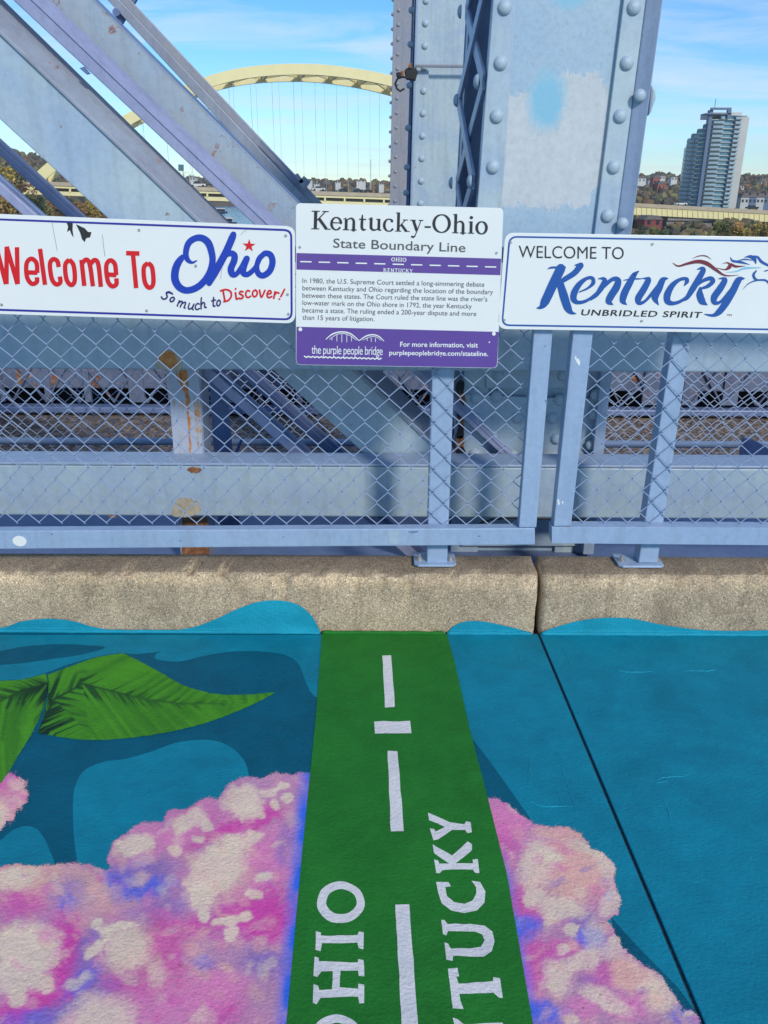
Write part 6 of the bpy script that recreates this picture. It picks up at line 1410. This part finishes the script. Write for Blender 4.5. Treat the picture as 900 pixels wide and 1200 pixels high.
for zone, sel in (('behind the violet bar', [h for h in hs_ if h[0] < 300]), ('behind the arch hangers', [h for h in hs_ if 300 < h[0] < 500]), ('between massive column and tower', [h for h in hs_ if 700 < h[0] < 800]), ('right of the tower', [h for h in hs_ if h[0] > 800])):
    for i, (x, y, w, h) in enumerate(sorted(sel)):
        house(x, y, w, h, 700 + (i * 37) % 90, M['hwhite'], label='small white hillside house ' + zone + ', ' + ORD[i] + ' from the left', group=HG, dep=9 if i % 2 else 7)
house(769, 216, 7, 6, 640, M['hbrick'], label='brick red house among the white ones right of the massive column', dep=7); house(775, 222, 8, 5, 630, M['hbrick'], label='lower brick house among the white ones left of the tower', dep=9)
house(765, 266, 18, 7, 290, M['hred'], name='riverside_house', label='red riverside building below the yellow girder beside the column', dep=9)
# row houses right of the tower
for i, x in enumerate((872, 881, 890, 899)):
    house(x, 240, 8.0, 7, 440 + 3 * i, M['mast'] if i % 2 else M['slab'], name='town_house', label=['pale town house nearest the tower', 'blue grey town house second from the tower', 'pale town house third from the tower', 'blue grey town house at the right edge'][i], group='town houses beside the tower', dep=9)

# tower --------------------------------------------------------------
TY = 420
tb = U(829, 246, TY); t_ = thing('apartment_tower', 'tall curved apartment tower with balconies and a sloping roof beyond the yellow girder', 'building', (tb.x, TY, -14))
zA = lambda x, y: U(x, y, TY)
XL0, XR0 = zA(794.5, 238).x, zA(861, 238).x; XL1, XR1 = XL0 - .6, XR0 + .0
wT = XR0 - XL0
def plan(u):                       # curved front, u 0..1 across
    return TY + (18 * (1 - math.sqrt(max(0, 1 - ((.55 - u) / .56) ** 2))) if u < .55 else 5 * ((u - .55) / .45) ** 2)
zbase = -14; zs0 = zA(830, 238).z
def topz(u): return zA(800, 168).z + (zA(820, 135).z - zA(800, 168).z) * min(1, (u / .55)) ** .6 - max(0, (u - .6)) * (zA(850, 131).z - zA(850, 137).z) * 1.2
def xw(u, z): return (XL0 + wT * u) * plan(u) / TY
nfl = 21; fh = (topz(.6) - zs0) / (nfl - 1.2)
US = [0, .006, .02, .045, .08, .12, .17, .22, .28, .34, .40, .46, .52, .58, .64, .70, .76, .82, .88, .94, 1.0]
for f_ in range(-4, nfl + 1):
    z = zs0 + f_ * fh; u0 = 0
    while u0 < .9 and topz(u0) < z + fh * .6: u0 += .03
    if u0 >= .9: continue
    run = [u0] + [u for u in US if u > u0 + .01]
    P = [(xw(u, 0), plan(u) + 1.3, z) for u in run] + [(xw(1, 0), TY + 26, z), (max(xw(u0, 0), (XL0 + wT * u0) * (TY + 26) / TY + .5), TY + 26, z)]
    mb = MB(); mb.prism(P, (0, 0, fh - .34)); mb.build('glass_storey', M['glass'], t_)
    mb = MB(); P = [(xw(u, 0), plan(u) + .3, z + fh - .339) for u in run] + [(xw(1, 0) + .4, TY + 26.2, z + fh - .339), (max(xw(u0, 0), (XL0 + wT * u0) * (TY + 26) / TY + .3), TY + 26.2, z + fh - .339)]; mb.prism(P, (0, 0, .337)); mb.build('floor_slab', M['slab'], t_)
    for (ua, ub) in ((.0, .13), (.14, .2), (.42, .60), (.79, .90)):
        ua = max(ua, u0)
        if ub - ua < .05: continue
        rr_ = [ua + (ub - ua) * k / 5 for k in range(6)]
        P = [(xw(u, 0) - (.5 if u < .05 else 0), plan(u) - 1.0, z + .02) for u in rr_] + [(xw(u, 0) + .3, plan(u) + 1.28, z + .02) for u in reversed(rr_)]
        mb = MB(); mb.prism(P, (0, 0, 1.0)); mb.build('balcony', M['rail'], t_)
    for (ua, ub) in ((.02, .13), (.43, .59), (.64, .76), (.80, .89)):
        if ua < u0: continue
        mb = MB(); y0, y1 = plan(ua) + 1.22, plan(ub) + 1.22; a0_, a1_ = xw(ua, 0), xw(ub, 0)
        mb.prism([(a0_, y0, z + .9), (a1_, y1, z + .9), (a1_, y1, z + fh - .7), (a0_, y0, z + fh - .7)], (0, .06, 0)); mb.build('window', M['glass2'] if (f_ * 7 + int(ua * 50)) % 4 == 0 else (M['mast'] if (f_ + int(ua * 30)) % 2 else M['rail']), t_)
for u, w_, m2, ex in ((.36, 1.5, M['mast'], 1.2), (.93, 3.2, M['slab'], 0), (.985, 2.2, M['slab'], 0)):
    mb = MB(); x = xw(u, 0); y = plan(u); mb.box(x - w_ / 2, x + w_ / 2, y - .3 - ex * .3, y + 2.5, zbase, topz(u) + (.6 if not ex else 5.0)); mb.build('pier' if not ex else 'mast_fin', m2, t_)
x0, x1 = xw(.36, 0), xw(.66, 0); zt_ = topz(.36) + 5.0
mb = MB(); mb.box(x0 - .7, x1 + .7, TY - .7, TY + .7, zt_, zt_ + .9); mb.build('roof_frame', M['mast'], t_); mb = MB(); mb.box(x1 - .8, x1 + .8, TY - 1, TY + 1, topz(.6) - 1, zt_ - .05); mb.build('roof_frame', M['mast'], t_)
mb = MB(); mb.box(x0 - 3, x1 + 1, TY - 1, TY + 6, topz(.5) + 1.0, topz(.5) + 1.5); mb.build('roof_canopy', M['mast'], t_)
mb = MB(); mb.box(x0 + 2, xw(.9, 0), TY + 4, TY + 20, topz(.6) - .5, topz(.6) + 1.6); mb.build('penthouse', M['slab'], t_)
mb = MB(); mb.tube([(x0 + 1, TY, zt_ + .9), (x0 + 1, TY, zt_ + 4.5)], .15, 5); mb.build('antenna', M['mast'], t_)

# river boats ---------------------------------------------------------
def boat(px, py, Y, L_, label, two=True):
    c_ = U(px, py, Y); zb_ = -17.05; t_ = thing('river_boat', label, 'boat', (c_.x, Y, zb_)); k = L_
    mb = MB(); P = [(c_.x - k / 2, Y - 1.6, zb_ + .9), (c_.x + k / 2, Y - 1.6, zb_ + 1.2), (c_.x + k * .46, Y - 1.6, zb_ - .2), (c_.x - k * .46, Y - 1.6, zb_ - .2)]; mb.prism(P, (0, 3.2, 0)); mb.build('hull', M['car'], t_)
    mb = MB(); mb.box(c_.x - k * .38, c_.x + k * .3, Y - 1.2, Y + 1.2, zb_ + 1.25, zb_ + 2.9); mb.build('cabin', M['glass2'], t_)
    mb = MB(); mb.box(c_.x - k * .44, c_.x + k * .36, Y - 1.5, Y + 1.5, zb_ + 2.95, zb_ + 3.6); mb.build('roof', M['hwhite'], t_)
boat(263, 251, 475, 13, 'white roofed river boat with a dark hull between the slanting bars'); boat(258, 240, 700, 11, 'small distant white river boat under the yellow bridge')

# ================================================================== HAZE
m = bpy.data.materials.new('thin_haze'); m.use_nodes = True; t = m.node_tree; t.nodes.clear()
o_ = N(t, 'ShaderNodeOutputMaterial'); v_ = N(t, 'ShaderNodeVolumePrincipled'); v_.inputs['Color'].default_value = (.80, .88, 1.0, 1); v_.inputs['Density'].default_value = 0.00016; v_.inputs['Anisotropy'].default_value = 0.2
t.links.new(v_.outputs[0], o_.inputs['Volume'])
mb = MB(); mb.box(-3000, 3000, -30, 2300, -40, 95); hz_ = mb.build('haze', m, kind='stuff', label='thin pale autumn haze over the river valley', cat='haze')
